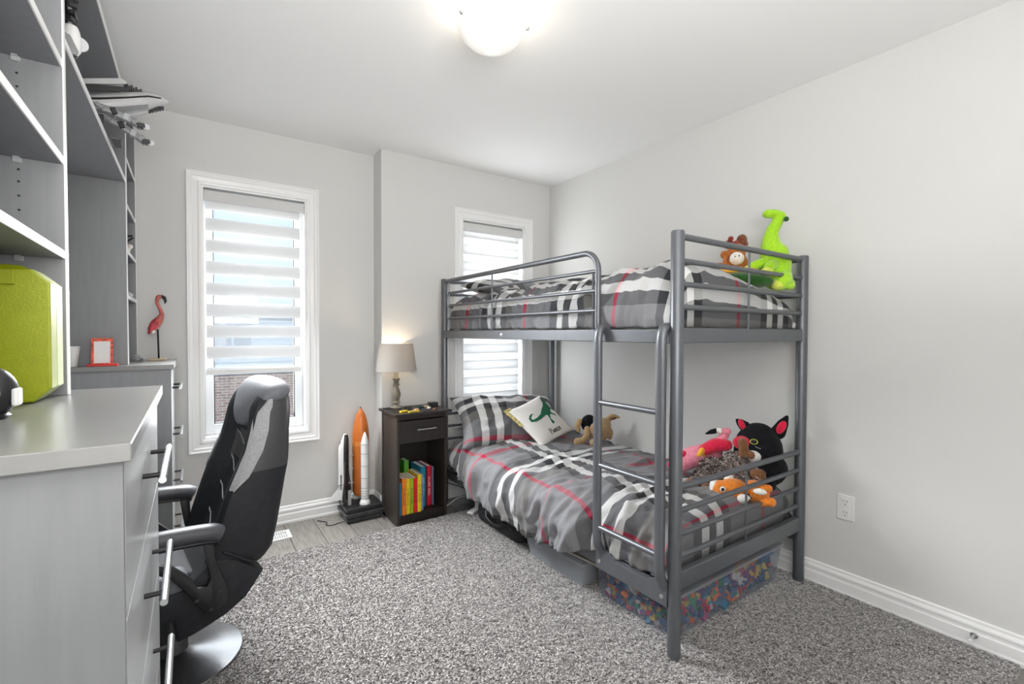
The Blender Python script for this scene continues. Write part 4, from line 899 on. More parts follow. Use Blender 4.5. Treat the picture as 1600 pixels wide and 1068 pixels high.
# ================================================================== BUNK BED
BX0, BX1, BY0, BY1, BT = 1.475, 2.447, 1.076, 2.99, 1.594
bed = thing('bunk_bed', 'grey metal bunk bed with ladder and guard rail against right wall', 'bunk bed', ((BX0+BX1)/2, (BY0+BY1)/2, 0))
for x in (BX0, BX1):
    for y in (BY0, BY1):
        bm = BM(); lathe(bm, [(0.0235, 0.014 if x < 2.4 or True else 0), (0.0245, 0.02), (0.0245, BT-0.004), (0.0225, BT)], (x, y, 0), 24); po = obj('post', bm, M['bed'], bed, True)
        bm = BM(); lathe(bm, [(0.0225, BT-0.001), (0.022, BT+0.001), (0.019, BT+0.0015)], (x, y, 0), 20); obj('post_cap', bm, M['black_plastic'], po, True)
for y in (BY0, BY1):
    for zs_, pz in (((1.577, 1.488, 1.402, 1.317), (1.183, 1.240)), ((0.645, 0.556, 0.467, 0.383), (0.262, 0.33))):
        for k, z in enumerate(zs_):
            bm = BM(); tube(bm, [(BX0+0.02, y, z), (BX1-0.02, y, z)], 0.0125 if k == 0 else 0.0105, 12); obj('end_rail', bm, M['bed'], bed, True)
        bm = BM(); tube(bm, [((BX0+BX1)/2+0.002, y, pz[1]-0.002), ((BX0+BX1)/2+0.002, y, zs_[0])], 0.005, 8); obj('end_bar', bm, M['bed'], bed, True)
        bm = BM(); box(bm, (BX0+0.02, y-0.014, pz[0]), (BX1-0.02, y+0.014, pz[1]), bev=0.004); obj('end_panel', bm, M['bed'], bed)
for x, s in ((BX0, -1), (BX1, 1)):
    for z0, z1 in ((1.182, 1.234), (0.205, 0.262)):
        bm = BM(); box(bm, (x-0.013, BY0+0.02, z0), (x+0.013, BY1-0.02, z1), bev=0.003); sr = obj('side_rail', bm, M['bed'], bed)
        if s < 0 and z0 > 1:
            for yy in (2.24,):
                bm = BM(); lathe(bm, [(0.011, 0), (0.010, 0.003), (0.004, 0.005)], (0, 0, 0), 16, Matrix.Translation((x-0.013, yy, 1.208)) @ Matrix.Rotation(-PI/2, 4, 'Y')); obj('bolt', bm, M['bolt'], sr, True)
# wall-side guard
for z, r in ((1.577, 0.0125), (1.488, 0.0095), (1.402, 0.0095), (1.317, 0.0095)):
    bm = BM(); tube(bm, [(BX1, BY0+0.02, z), (BX1, BY1-0.02, z)], r, 10); obj('wall_guard_rail', bm, M['bed'], bed, True)
# front guard hoop
gy = 1.482
hp = [(BX0, BY1-0.02, 1.578), (BX0, gy+0.085, 1.578)] + [(BX0, gy+0.085-0.085*math.sin(a), 1.493+0.085*math.cos(a)) for a in np.linspace(0.15, PI/2, 9)] + [(BX0, gy, 1.23)]
bm = BM(); tube(bm, hp, 0.0135, 14); gd = obj('guard_rail', bm, M['bed'], bed, True)
for z in (1.492, 1.406, 1.319):
    bm = BM(); tube(bm, [(BX0, 2.92, z), (BX0, gy, z)], 0.0085, 10); obj('guard_bar', bm, M['bed'], gd, True)
for y in (2.92, 2.36, 1.512):
    bm = BM(); tube(bm, [(BX0, y, 1.232), (BX0, y, 1.578 if y > 2.5 or y > 2 else 1.50)], 0.0055, 8); obj('guard_upright', bm, M['bed'], gd, True)
# ladder
LYS = (1.437, 1.112); lx = 1.432
for y in LYS:
    bm = BM(); tube(bm, spline([(1.487, y, 1.237), (1.465, y, 1.243), (1.442, y, 1.232), (lx, y, 1.19), (lx, y, 1.10)], 5) + spline([(lx, y, 0.42), (lx, y, 0.36), (1.437, y, 0.315), (1.452, y, 0.285), (1.458, y, 0.26)], 4), 0.0185, 14, flat=(1.15, 0.9)); obj('ladder_rail', bm, M['bed'], bed, True)
for z in (0.925, 0.657, 0.389):
    bm = BM(); tube(bm, [(lx, LYS[1]+0.01, z), (lx, LYS[0]-0.01, z)], 0.0115, 12); obj('ladder_rung', bm, M['bed'], bed, True)
bm = BM(); pts = [(LYS[0]+0.022, 0.20), (LYS[1]-0.022, 0.20), (LYS[1]-0.022, 0.295), (LYS[1]+0.03, 0.29), (LYS[1]+0.07, 0.266), (LYS[0]-0.09, 0.266), (LYS[0]-0.05, 0.29), (LYS[0]+0.022, 0.295)]
prism(bm, pts[::-1], 'x', 1.447, 1.4612, bev=0.002); lp = obj('ladder_plate', bm, M['bed'], bed)
for y in LYS:
    bm = BM(); lathe(bm, [(0.009, 0), (0.008, 0.003), (0.003, 0.0045)], (0, 0, 0), 14, Matrix.Translation((1.447, y, 0.232)) @ Matrix.Rotation(-PI/2, 4, 'Y')); obj('bolt', bm, M['bolt'], lp, True)
for z in (1.178, 0.258):
    for i in range(14):
        y = BY0+0.07+i*0.134; bm = BM(); box(bm, (BX0+0.0135, y, z+0.008), (BX1-0.0135, y+0.05, z+0.014)); obj('slat', bm, M['bed'], bed)
for z, lb in ((1.193, 'white mattress under the plaid duvet on top bunk'), (0.274, 'white mattress under the plaid duvet on bottom bunk')):
    bm = BM(); box(bm, (BX0+0.07, BY0+0.075, z), (BX1-0.06, BY1-0.07, z+0.11), bev=0.03, seg=3); tag(obj('mattress', bm, M['mattress']), lb, 'mattress', group='bunk mattresses')

# ---- bedding
def nz(x, y, z=0.0): return noise.noise(Vector((x, y, z)))
def resample(pts, n):
    P = [Vector(p) for p in pts]; L = [0]
    for a, b in zip(P, P[1:]): L.append(L[-1] + (b-a).length)
    out = []
    for t in np.linspace(0, L[-1], n):
        k = min(int(np.searchsorted(L, t, 'right'))-1, len(P)-2); out.append(P[k].lerp(P[k+1], (t-L[k])/max(1e-9, L[k+1]-L[k])))
    return out
def sheet(name, grid, uv, m, thick=0.016, sub=0):
    ni, nj = len(grid), len(grid[0]); me = bpy.data.meshes.new(name)
    me.from_pydata([tuple(p) for r in grid for p in r], [], [(i*nj+j, (i+1)*nj+j, (i+1)*nj+j+1, i*nj+j+1) for i in range(ni-1) for j in range(nj-1)])
    ul = me.uv_layers.new(name='UVMap')
    for lp_ in me.loops: i, j = divmod(lp_.vertex_index, nj); ul.data[lp_.index].uv = uv[i][j]
    me.materials.append(m); me.polygons.foreach_set('use_smooth', [True]*len(me.polygons))
    o = mesh_obj(name, me)
    if thick:
        s = o.modifiers.new('thick', 'SOLIDIFY'); s.thickness = thick; s.offset = -1
    return o
def duvet(label, secf, rows, seed, amp, uo=0.0, vo=0.0):
    """secf(y) -> (x,z) polyline from the wall to the front; rows = [(y, height factor, inset)]"""
    NS = 120; grid, uv = [], []; v = 0; py = None
    for y, f, zbase in rows:
        sec = spline([(x, 0, z) for x, z in secf(y)], 6); sec = resample(sec, NS)
        if py is not None: v += abs(y-py[0]) + abs(f-py[1])*0.2
        py = (y, f); row, ur = [], []; u = 0
        for k, p in enumerate(sec):
            if k: u += (sec[k]-sec[k-1]).length
            z = zbase + (p.z-zbase)*f if p.z > zbase else p.z
            t = k/(NS-1)
            a, b = sec[max(k-1, 0)], sec[min(k+1, NS-1)]; d = (b-a).normalized(); nx_, nz_ = -d.z, d.x
            if nz_ < 0 and abs(nz_) > 0.5: nx_, nz_ = -nx_, -nz_
            nx_, nz_ = (d.z, -d.x)
            wu, wv = u + 0.10*nz(u*2.2, y*2.2, seed+20), y + 0.09*nz(u*2.5, y*1.8, seed+21)
            puff = nz(wu*2.6, wv*2.2, seed) + 0.4*nz(wu*5.0, wv*6.0, seed+3)
            rid = lambda q: max(0.0, 1-abs(q)*3.0)
            w1 = rid(nz(wu*1.6+wv*1.5, wv*6.5-wu*0.8, seed+7)); w2 = rid(nz(wu*3.2-wv*2.5, wv*10.0+wu*2, seed+11)); w3 = rid(nz(wu*6+wv*7, wv*17-wu*5, seed+15))
            drape = 0.45 + 0.55*min(1.0, max(0.0, (t-0.50)/0.28))
            h = amp*(puff*0.9 + (w1*0.9 + w2*0.7 + w3*0.42 - 0.5)*drape)
            h *= min(1, f*1.2+0.15)
            if t < 0.06: h *= t/0.06
            row.append((p.x + nx_*h, y, z + nz_*h)); ur.append((u+uo, v+vo))
        grid.append(row); uv.append(ur)
    return tag(sheet('duvet', grid, uv, M['plaid']), label, 'duvet', group='plaid duvets on the bunk bed')
def ends(y0, y1, zb, n, rnd=0.10):
    r = [(y0, 0.03, zb), (y0-0.002, 0.25, zb), (y0-0.002, 0.5, zb), (y0, 0.7, zb), (y0+0.012, 0.85, zb), (y0+0.04, 0.95, zb), (y0+rnd, 1.0, zb)]
    m_ = [(y, 1.0, zb) for y in np.linspace(y0+rnd+0.015, y1-0.12, n)]
    e = [(y1-0.09, 0.98, zb), (y1-0.04, 0.93, zb), (y1-0.01, 0.8, zb), (y1, 0.55, zb), (y1, 0.3, zb), (y1, 0.05, zb)]
    return r + m_ + e
def low_sec(y):
    zb = float(np.interp(y, [1.1, 1.44, 1.5, 1.67, 2.0, 2.4, 2.6, 2.84, 2.95], [0.266, 0.266, 0.24, 0.205, 0.165, 0.215, 0.26, 0.335, 0.37]))
    k = min(1, max(0, (y-1.455)/0.15)); k = k*k*(3-2*k)
    a = [(2.425, 0.37), (2.42, 0.435), (2.36, 0.462), (2.15, 0.475), (1.85, 0.48), (1.64, 0.465), (1.545, 0.43), (1.508, 0.37), (1.497, 0.31), (1.499, 0.266)]
    b = [(2.425, 0.37), (2.42, 0.435), (2.36, 0.462), (2.15, 0.475), (1.85, 0.488), (1.60, 0.478), (1.48, 0.455), (1.415, 0.40), (1.398, 0.5*(0.40+zb)), (1.405, zb)]
    fa = min(1, max(0, (y-2.62)/0.14))*0.055
    return [(p[0]*(1-k)+q[0]*k + fa*max(0, min(1, (1.75-q[0])/0.3)), p[1]*(1-k)+q[1]*k) for p, q in zip(a, b)]
def up_sec(y):
    c = 0.015*math.exp(-((y-1.45)/0.4)**2) + 0.010
    e = float(np.interp(y, [1.1, 1.3, 2.9], [0.03, 0.012, 0.0]))
    g = float(np.interp(y, [1.1, 1.5, 2.9], [1.0, 0.5, 0.0])); return [(2.428, 1.25), (2.424, 1.34), (2.36, 1.385), (2.15, 1.432), (1.90, 1.462+e+c), (1.68, 1.465+e+c), (1.56, 1.43+c), (1.512, 1.37), (1.503, 1.29), (1.508, 1.243)]
duvet('dark grey and white plaid duvet draped over the bottom bunk', low_sec, ends(1.118, 2.945, 0.285, 150), 2.3, 0.029)
duvet('grey plaid duvet tucked on the top bunk behind the guard rail', up_sec, ends(1.112, 2.95, 1.236, 150), 9.1, 0.021, -0.288, 0.35)

def pillow_grid(w, h, t, n, seed, amp, pinch=0.06):
    top, bot, uv = [], [], []
    for i in range(n+1):
        a = -1+2*i/n; rt, rb, ru = [], [], []
        for j in range(n+1):
            b = -1+2*j/n
            x = w/2*a*(1-pinch*(1-b*b)); y = h/2*b*(1-pinch*(1-a*a))
            th = t/2*((1-abs(a)**2.6)*(1-abs(b)**2.6))**0.55
            edge = (1-a**6)*(1-b**6)
            wr = amp*edge*(nz(x*9, y*9, seed) + 0.7*(1-2*abs(nz(x*7+y*5, y*11-x*4, seed+5))))
            rt.append((x, y, th+wr)); rb.append((x, y, -th*0.85)); ru.append((x+0.9, y+0.37))
        top.append(rt); bot.append(rb); uv.append(ru)
    return top, bot, uv
def pillow(name, w, h, t, mtx, m, seed=0, amp=0.006, n=36, parent=None, pinch=0.06):
    top, bot, uv = pillow_grid(w, h, t, n, seed, amp, pinch); N = n+1; me = bpy.data.meshes.new(name)
    V = [p for r in top for p in r] + [p for r in bot for p in r]
    F = [(i*N+j, (i+1)*N+j, (i+1)*N+j+1, i*N+j+1) for i in range(n) for j in range(n)]
    F += [(N*N+i*N+j, N*N+i*N+j+1, N*N+(i+1)*N+j+1, N*N+(i+1)*N+j) for i in range(n) for j in range(n)]
    me.from_pydata([tuple(mtx @ Vector(p)) for p in V], [], F)
    ul = me.uv_layers.new(name='UVMap')
    for lp_ in me.loops:
        q = lp_.vertex_index % (N*N); ul.data[lp_.index].uv = uv[q//N][q % N]
    bm = BM(); bm.from_mesh(me); bmesh.ops.remove_doubles(bm, verts=bm.verts[:], dist=0.0008); bm.to_mesh(me); bm.free()
    me.materials.append(m); me.polygons.foreach_set('use_smooth', [True]*len(me.polygons))
    return mesh_obj(name, me, parent), top
# pillow on the lower bunk, propped against the far end
Tm = Matrix.Translation((1.86, 2.735, 0.595)) @ Matrix.Rotation(math.radians(-9), 4, 'Z') @ Matrix.Rotation(math.radians(38), 4, 'X') @ Matrix.Rotation(math.radians(-4), 4, 'Z')
o, _ = pillow('pillow', 0.80, 0.47, 0.26, Tm, M['plaid'], 4.0, 0.022, 52, pinch=0.11)
tag(o, 'plaid pillow propped at the far end of the bottom bunk', 'pillow', group='plaid pillows on the bunk bed')
Tm = Matrix.Translation((1.86, 2.70, 1.505)) @ Matrix.Rotation(math.radians(12), 4, 'Z') @ Matrix.Rotation(math.radians(10), 4, 'X')
o, _ = pillow('pillow', 0.64, 0.40, 0.15, Tm, M['plaid'], 8.0, 0.016, 44, pinch=0.1)
tag(o, 'plaid pillow lying at the far end of the top bunk', 'pillow', group='plaid pillows on the bunk bed')

# ---- white cushion with a printed dinosaur
ax = Vector((0.9571, 0.2127, 0.1967)).normalized(); v_ = Vector((-0.435, 0.565, 0.63)); nn = ax.cross(v_).normalized(); up = nn.cross(ax).normalized()
shear, vlen = v_.dot(ax), v_.dot(up)
cwid = 0.355; B_ = Vector((1.853, 2.353, 0.478)); cc = B_ + ax*(cwid/2) + v_*(cwid/2)
Tc = Matrix(((ax.x, up.x, nn.x, cc.x), (ax.y, up.y, nn.y, cc.y), (ax.z, up.z, nn.z, cc.z), (0, 0, 0, 1)))
SH = Matrix(((1, shear, 0, 0), (0, vlen, 0, 0), (0, 0, 1, 0), (0, 0, 0, 1)))
ct = thing('cushion', 'white square cushion printed with green dinosaur and black handwriting', 'cushion', mtx=Tc)
_, ctop = pillow('cover', cwid, cwid, 0.085, SH, M['white_cotton'], 3.0, 0.003, 30, parent=ct)
def csurf(a, b):
    n = 30; i = min(max((a+1)/2*n, 0), n-1e-6); j = min(max((b+1)/2*n, 0), n-1e-6); i0, j0 = int(i), int(j); fi, fj = i-i0, j-j0
    P = lambda q, w: Vector(ctop[q][w])
    return SH @ (P(i0, j0)*(1-fi)*(1-fj) + P(i0+1, j0)*fi*(1-fj) + P(i0, j0+1)*(1-fi)*fj + P(i0+1, j0+1)*fi*fj)
def c_local(px, py):   # a print drawn on a 1x1 square, laid on the cushion front
    M2 = np.array([[255, -300], [-135, -275]], float); st = np.linalg.solve(M2, np.array([px-840, py-635], float)); return st[0]*2-1, st[1]*2-1
dino = [(797,262),(800,245),(838,240),(848,262),(862,268),(858,280),(846,283),(850,300),(870,320),(878,335),(912,346),(910,354),(880,350),(876,375),(885,388),(925,402),(922,411),(880,402),(870,405),(878,440),(905,462),(915,474),(900,483),(888,470),(862,430),(850,415),(835,412),(800,445),(765,465),(725,468),(703,445),(702,420),(715,405),(735,402),(722,415),(718,440),(735,452),(765,435),(790,405),(795,370),(810,330),(812,300)]
bm = BM(); vs = [bm.verts.new((*c_local(*p), 0)) for p in dino]; f = bm.faces.new(vs)
bmesh.ops.triangulate(bm, faces=[f])
for _ in range(3):
    bmesh.ops.subdivide_edges(bm, edges=[e for e in bm.edges if e.calc_length() > 0.07], cuts=1); bmesh.ops.triangulate(bm, faces=bm.faces[:])
for v in bm.verts: v.co = csurf(v.co.x, v.co.y) + Vector((0, 0, 0.0016))
bmesh.ops.recalc_face_normals(bm, faces=bm.faces[:]); obj('dinosaur_print', bm, M['green_print'], ct, local=True)
# handwritten word, stroke by stroke; x along the lower edge, y up
glyph = {'P': [[(0, 0), (0.02, 1)], [(-0.05, 0.95), (0.3, 1.05), (0.5, 0.8), (0.35, 0.55), (0.02, 0.5)]], 'A': [[(0, 0), (0.18, 0.62), (0.4, 0)], [(0.08, 0.25), (0.34, 0.25)]],
         'R': [[(0, 0), (0, 0.62)], [(0, 0.62), (0.3, 0.58), (0.3, 0.4), (0.02, 0.32), (0.36, 0)]], 'K': [[(0, 0), (0, 0.66)], [(0.34, 0.62), (0.02, 0.28), (0.36, 0)]], 'E': [[(0.3, 0.6), (0, 0.6), (0, 0), (0.32, 0)], [(0, 0.3), (0.25, 0.3)]]}
bm = BM(); cx_ = -0.26; H_ = 0.20
for ch_, wdt in (('P', 0.62), ('A', 0.52), ('R', 0.46), ('K', 0.46), ('E', 0.44), ('R', 0.4)):
    for st in glyph[ch_]:
        pts = []
        for (x0_, y0_), (x1_, y1_) in zip(st, st[1:]):
            for q in np.linspace(0, 1, 5): pts.append(csurf(cx_ + (x0_+(x1_-x0_)*q)*H_, -0.80 + (y0_+(y1_-y0_)*q)*H_*1.15) + Vector((0, 0, 0.0015)))
        tube(bm, pts, 0.0019, 5)
    cx_ += wdt*H_*1.02
obj('handwriting', bm, M['black'], ct, local=True)
gm_ = mat('patterned_back', (0.50, 0.42, 0.16), 0.85, var=0.9, vscale=110)
bm = BM(); tube(bm, [csurf(-0.985, b) + Vector((0.0, 0, -0.002)) for b in np.linspace(0.15, 1, 12)] + [csurf(a, 0.985) + Vector((0, 0, -0.002)) for a in np.linspace(-0.9, -0.75, 4)], 0.012, 8); obj('patterned_edge', bm, gm_, ct, True, local=True)

# ================================================================== SOFT TOYS
def soft(name, label, p, cat='soft toy', extra=0.0, group=None): return thing(name, label, cat, mtx=facing(p, extra), group=group)
# green long-necked dinosaur sitting in the corner of the top bunk
t = soft('plush_dinosaur', 'lime green long-necked plush dinosaur sitting on the top bunk corner', (2.315, 1.165, 1.425))
bm = BM(); ball(bm, (0.022, 0.0, 0.12), (0.07, 0.062, 0.095)); ball(bm, (0.028, 0.0, 0.175), (0.052, 0.05, 0.055)); ball(bm, (0.03, 0.0, 0.06), (0.066, 0.07, 0.058))
limb(bm, [(0.012, 0, 0.15), (0.002, 0.0, 0.22), (0.004, 0, 0.28), (0.028, 0, 0.33), (0.038, 0, 0.355)], [0.06, 0.045, 0.03, 0.025, 0.027], 7)
ball(bm, (0.018, -0.005, 0.368), (0.034, 0.028, 0.022), RE(0, 22, 0)); ball(bm, (-0.012, -0.01, 0.371), (0.026, 0.026, 0.022)); ball(bm, (0.04, 0, 0.352), (0.026, 0.026, 0.024))
fuse('body', bm, M['green_plush'], t, 0.006, 5)
for a, b, c_, d_ in (((0.0, -0.035, 0.135), (-0.05, -0.06, 0.125), (-0.085, -0.06, 0.105), 0.024), ((0.015, -0.05, 0.12), (0.0, -0.085, 0.11), (-0.014, -0.095, 0.085), 0.024), ((0.045, -0.03, 0.05), (0.06, -0.075, 0.05), (0.04, -0.098, 0.025), 0.034)):
    bm = BM(); limb(bm, [a, b, c_], [d_*1.1, d_, d_], 4); fuse('leg', bm, M['green_plush'], t, 0.006, 3)
for c_, r in (((-0.092, -0.062, 0.098), 0.027), ((-0.014, -0.100, 0.078), 0.030), ((0.034, -0.104, 0.02), 0.03)):
    bm = BM(); ball(bm, c_, (r, r, r*0.9)); obj('paw', bm, M['yellow_green'], t, True, local=True)
bm = BM(); limb(bm, [(0.05, 0.02, 0.05), (0.075, -0.02, 0.03), (0.08, -0.07, 0.016), (0.06, -0.10, 0.012)], [0.04, 0.03, 0.02, 0.01], 5); fuse('tail', bm, M['green_plush'], t, 0.006, 3)
bm = BM(); ball(bm, (0.064, -0.02, 0.336), (0.012, 0.013, 0.012)); obj('snout', bm, M['dark_green'], t, True, local=True)
bm = BM(); box(bm, (0.05, -0.11, 0.008), (0.066, -0.108, 0.03), Matrix.Rotation(-0.3, 4, 'Y')); obj('care_tag', bm, M['paper'], t, local=True)
# brown haired toy behind it
t = soft('plush_moose', 'small brown plush animal with auburn curls and white muzzle, top bunk', (2.25, 1.32, 1.472))
bm = BM(); ball(bm, (0.02, 0, 0.16), (0.045, 0.04, 0.042)); ball(bm, (0.02, 0, 0.09), (0.055, 0.045, 0.065)); fuse('body', bm, M['rust'], t, 0.006, 3)
bm = BM()
rr = random.Random(5)
for k in range(26): ball(bm, (0.018+rr.uniform(-0.045, 0.045), rr.uniform(-0.03, 0.03), 0.195+rr.uniform(-0.022, 0.026)), rr.uniform(0.009, 0.015), seg=10)
obj('curls', bm, M['auburn'], t, True, local=True)
bm = BM(); ball(bm, (0.042, -0.005, 0.215), (0.024, 0.02, 0.026)); ball(bm, (0.052, -0.004, 0.19), (0.018, 0.016, 0.03)); obj('hair_tuft', bm, M['brown_plush'], t, True, local=True)
bm = BM(); ball(bm, (-0.032, -0.02, 0.142), (0.024, 0.022, 0.022)); limb(bm, [(-0.03, -0.03, 0.13), (-0.034, -0.04, 0.09), (-0.02, -0.04, 0.08)], [0.012, 0.011, 0.013], 4); fuse('arm', bm, M['rust'], t, 0.005, 2)
bm = BM(); ball(bm, (0.02, -0.05, 0.115), (0.034, 0.03, 0.033)); obj('muzzle', bm, M['white_plush'], t, True, local=True)
bm = BM(); ball(bm, (0.012, -0.077, 0.122), (0.003, 0.003, 0.004)); ball(bm, (0.03, -0.077, 0.125), (0.003, 0.003, 0.004)); obj('nostril', bm, M['black'], t, True, local=True)
bm = BM(); ball(bm, (-0.06, -0.04, 0.085), (0.035, 0.03, 0.016)); obj('foot', bm, M['rust'], t, True, local=True)
# flat yellow and green toy under them
t = soft('plush_turtle', 'flat golden and dark green plush lying on the top duvet', (2.16, 1.27, 1.462))
bm = BM(); ball(bm, (-0.075, 0.03, 0.055), (0.135, 0.06, 0.022)); ball(bm, (0.04, 0.0, 0.055), (0.08, 0.06, 0.019)); fuse('shell', bm, M['yellow_plush'], t, 0.007, 3)
bm = BM(); ball(bm, (0.055, -0.06, 0.006), (0.125, 0.06, 0.036), RE(0, 5, 0)); fuse('belly', bm, M['dark_green'], t, 0.007, 3)
bm = BM(); limb(bm, [(-0.15, 0.04, 0.028), (-0.19, 0.07, 0.022)], [0.02, 0.017], 4); fuse('tail', bm, M['yellow_plush'], t, 0.006, 2)
t = soft('plush_lizard', 'little dark green plush head peeking over the top duvet', (2.30, 1.75, 1.50))
bm = BM(); ball(bm, (0, 0, 0.015), (0.04, 0.028, 0.018)); ball(bm, (-0.03, 0, 0.012), (0.025, 0.02, 0.012)); fuse('head', bm, M['dark_green'], t, 0.005, 3)
bm = BM()
for s in (-1, 1): ball(bm, (-0.008, s*0.014, 0.03), 0.006, seg=10)
obj('eye', bm, M['black_plush'], t, True, local=True)

# black cat
t = soft('plush_cat', 'big round black plush cat with red ears on the bottom bunk', (2.315, 1.212, 0.468))
bm = BM(); ball(bm, (0, 0, 0.165), (0.112, 0.105, 0.145)); ball(bm, (0.01, 0, 0.09), (0.122, 0.115, 0.095)); fuse('body', bm, M['black_plush'], t, 0.008, 5)
for s, base, tip, mid in ((1, (0.085, 0, 0.27), (0.122, -0.012, 0.352), 0.035), (-1, (-0.06, 0, 0.285), (-0.098, -0.015, 0.318), 0.028)):
    ea = thing if False else None
    v = Vector(tip)-Vector(base); bm = BM(); limb(bm, [base, Vector(base)+v*0.5, tip], [mid, mid*0.75, mid*0.25], 5); bm.transform(Matrix.Translation((0, 0, 0)) @ Matrix.Diagonal((1, 0.6, 1, 1))); e_ = fuse('ear', bm, M['black_plush'], t, 0.005, 2)
    c_ = Vector(base)+v*0.35; bm = BM(); ball(bm, (c_.x, -0.019 if s > 0 else -0.018, c_.z), (mid*0.52, 0.008, mid*1.0), RE(0, 24*s, 0)); obj('inner_ear', bm, M['red_plush'], e_, True, local=True)
def ringm(bm, c, r, rt, nrm=(0, -1, 0), n=24):
    q = Vector(nrm).to_track_quat('Z', 'Y').to_matrix().to_4x4(); T = Matrix.Translation(c) @ q
    rs = [[bm.verts.new(T @ Vector(((r+rt*math.cos(b))*math.cos(a), (r+rt*math.cos(b))*math.sin(a)*0.75, rt*math.sin(b)))) for b in np.linspace(0, 2*PI, 7)[:-1]] for a in np.linspace(0, 2*PI, n+1)[:-1]]
    for i in range(n):
        for k in range(6): bm.faces.new((rs[i][k], rs[(i+1) % n][k], rs[(i+1) % n][(k+1) % 6], rs[i][(k+1) % 6]))
    return bm
bm = BM(); ringm(bm, (-0.018, -0.094, 0.232), 0.016, 0.0016, (-0.2, -1, 0.35)); obj('eye_ring', bm, M['yellow_green'], t, True, local=True)
bm = BM(); ball(bm, (-0.018, -0.092, 0.232), (0.012, 0.004, 0.009), RE(20, 0, 0)); obj('eye', bm, M['black_plastic'], t, True, local=True)
bm = BM(); ball(bm, (-0.022, -0.112, 0.165), (0.036, 0.024, 0.028)); obj('muzzle', bm, M['white_plush'], t, True, local=True)
bm = BM(); ball(bm, (-0.07, -0.072, 0.216), (0.042, 0.03, 0.034)); obj('mouth', bm, M['red_plush'], t, True, local=True)
bm = BM(); tube(bm, [(-0.012, -0.102, 0.212), (0.0, -0.101, 0.206), (0.012, -0.101, 0.203)], 0.0015, 5); obj('whisker', bm, M['silver_fabric'], t, True, local=True)
bm = BM(); ball(bm, (0.03, -0.10, 0.035), (0.05, 0.04, 0.035)); ball(bm, (-0.06, -0.09, 0.03), (0.04, 0.04, 0.032)); fuse('paw', bm, M['black_plush'], t, 0.006, 2)
# pink flamingo toy
t = soft('plush_flamingo', 'pink and red plush flamingo lying left of the black cat', (2.19, 1.40, 0.468))
bm = BM(); limb(bm, [(-0.15, 0, 0.05), (-0.11, 0.0, 0.09), (-0.03, 0, 0.125), (0.03, 0.0, 0.14)], [0.04, 0.055, 0.055, 0.04], 6); fuse('body', bm, M['pink_plush'], t, 0.007, 3)
bm = BM(); limb(bm, [(-0.18, -0.02, 0.06), (-0.15, -0.025, 0.10), (-0.12, -0.03, 0.125)], [0.022, 0.026, 0.02], 5); limb(bm, [(-0.02, -0.045, 0.16), (0.03, -0.05, 0.19), (0.08, -0.05, 0.195)], [0.03, 0.036, 0.03], 5); fuse('wing', bm, M['red_plush'], t, 0.007, 3)
bm = BM(); limb(bm, [(0.0, -0.03, 0.16), (0.04, -0.03, 0.205), (0.075, -0.03, 0.24), (0.075, -0.03, 0.262)], [0.026, 0.022, 0.02, 0.018], 6); fuse('neck', bm, M['pink_plush'], t, 0.006, 3)
bm = BM(); ball(bm, (0.078, -0.035, 0.262), (0.026, 0.02, 0.018)); obj('head', bm, M['pink_plush'], t, True, local=True)
bm = BM(); tube(bm, [(0.058, -0.036, 0.262), (0.035, -0.037, 0.262)], 0.014, 12, rad=[0.016, 0.0135]); obj('beak_band', bm, M['white_plush'], t, True, local=True)
bm = BM(); tube(bm, [(0.036, -0.037, 0.262), (0.01, -0.04, 0.254), (-0.016, -0.042, 0.242)], 0.012, 12, rad=[0.0135, 0.012, 0.003]); obj('beak_tip', bm, M['black_plush'], t, True, local=True)
bm = BM(); limb(bm, [(-0.02, -0.05, 0.14), (-0.03, -0.07, 0.165), (-0.045, -0.075, 0.14)], [0.014, 0.014, 0.012], 4); fuse('foot', bm, M['yellow_plush'], t, 0.005, 2)
# shaggy grey brown toy lying on its front
def fur_coat(body, n, length, seed, width=0.004):
    me = body.data; rg_ = random.Random(seed); P = me.polygons; bm = BM()
    for k in range(n):
        p = P[rg_.randrange(len(P))]; c = Vector(p.center); nv = (Vector(p.normal) + Vector((rg_.uniform(-.7, .7), rg_.uniform(-.7, .7), rg_.uniform(-.7, .7)))).normalized()
        a = nv.orthogonal().normalized()*width; L = length*rg_.uniform(0.6, 1.2)
        v = [bm.verts.new(c+a), bm.verts.new(c-a), bm.verts.new(c+nv*L)]; f = bm.faces.new(v); f.material_index = rg_.choice((0, 0, 1))
    return bm
M['fur_dark'] = fur('dark_fur_strand', (0.035, 0.025, 0.02), 0.3); M['fur_pale'] = fur('pale_fur_strand', (0.50, 0.42, 0.38), 0.2)
t = soft('plush_bear', 'shaggy grey brown plush animal with smooth brown paws and antlers', (2.13, 1.275, 0.468))
fb = []
bm = BM(); ball(bm, (0.045, 0.0, 0.125), (0.06, 0.05, 0.055)); ball(bm, (0.085, 0.01, 0.10), (0.05, 0.05, 0.05)); fb.append(fuse('head', bm, M['grey_fur'], t, 0.007, 2))
bm = BM(); ball(bm, (-0.055, 0.02, 0.10), (0.055, 0.045, 0.034)); ball(bm, (-0.03, 0.01, 0.07), (0.07, 0.05, 0.045)); fb.append(fuse('body', bm, M['grey_fur'], t, 0.007, 2))
bm = BM(); limb(bm, [(-0.07, 0.0, 0.08), (-0.10, -0.02, 0.055), (-0.125, -0.03, 0.03)], [0.036, 0.034, 0.03], 4); fb.append(fuse('leg', bm, M['grey_fur'], t, 0.007, 2))
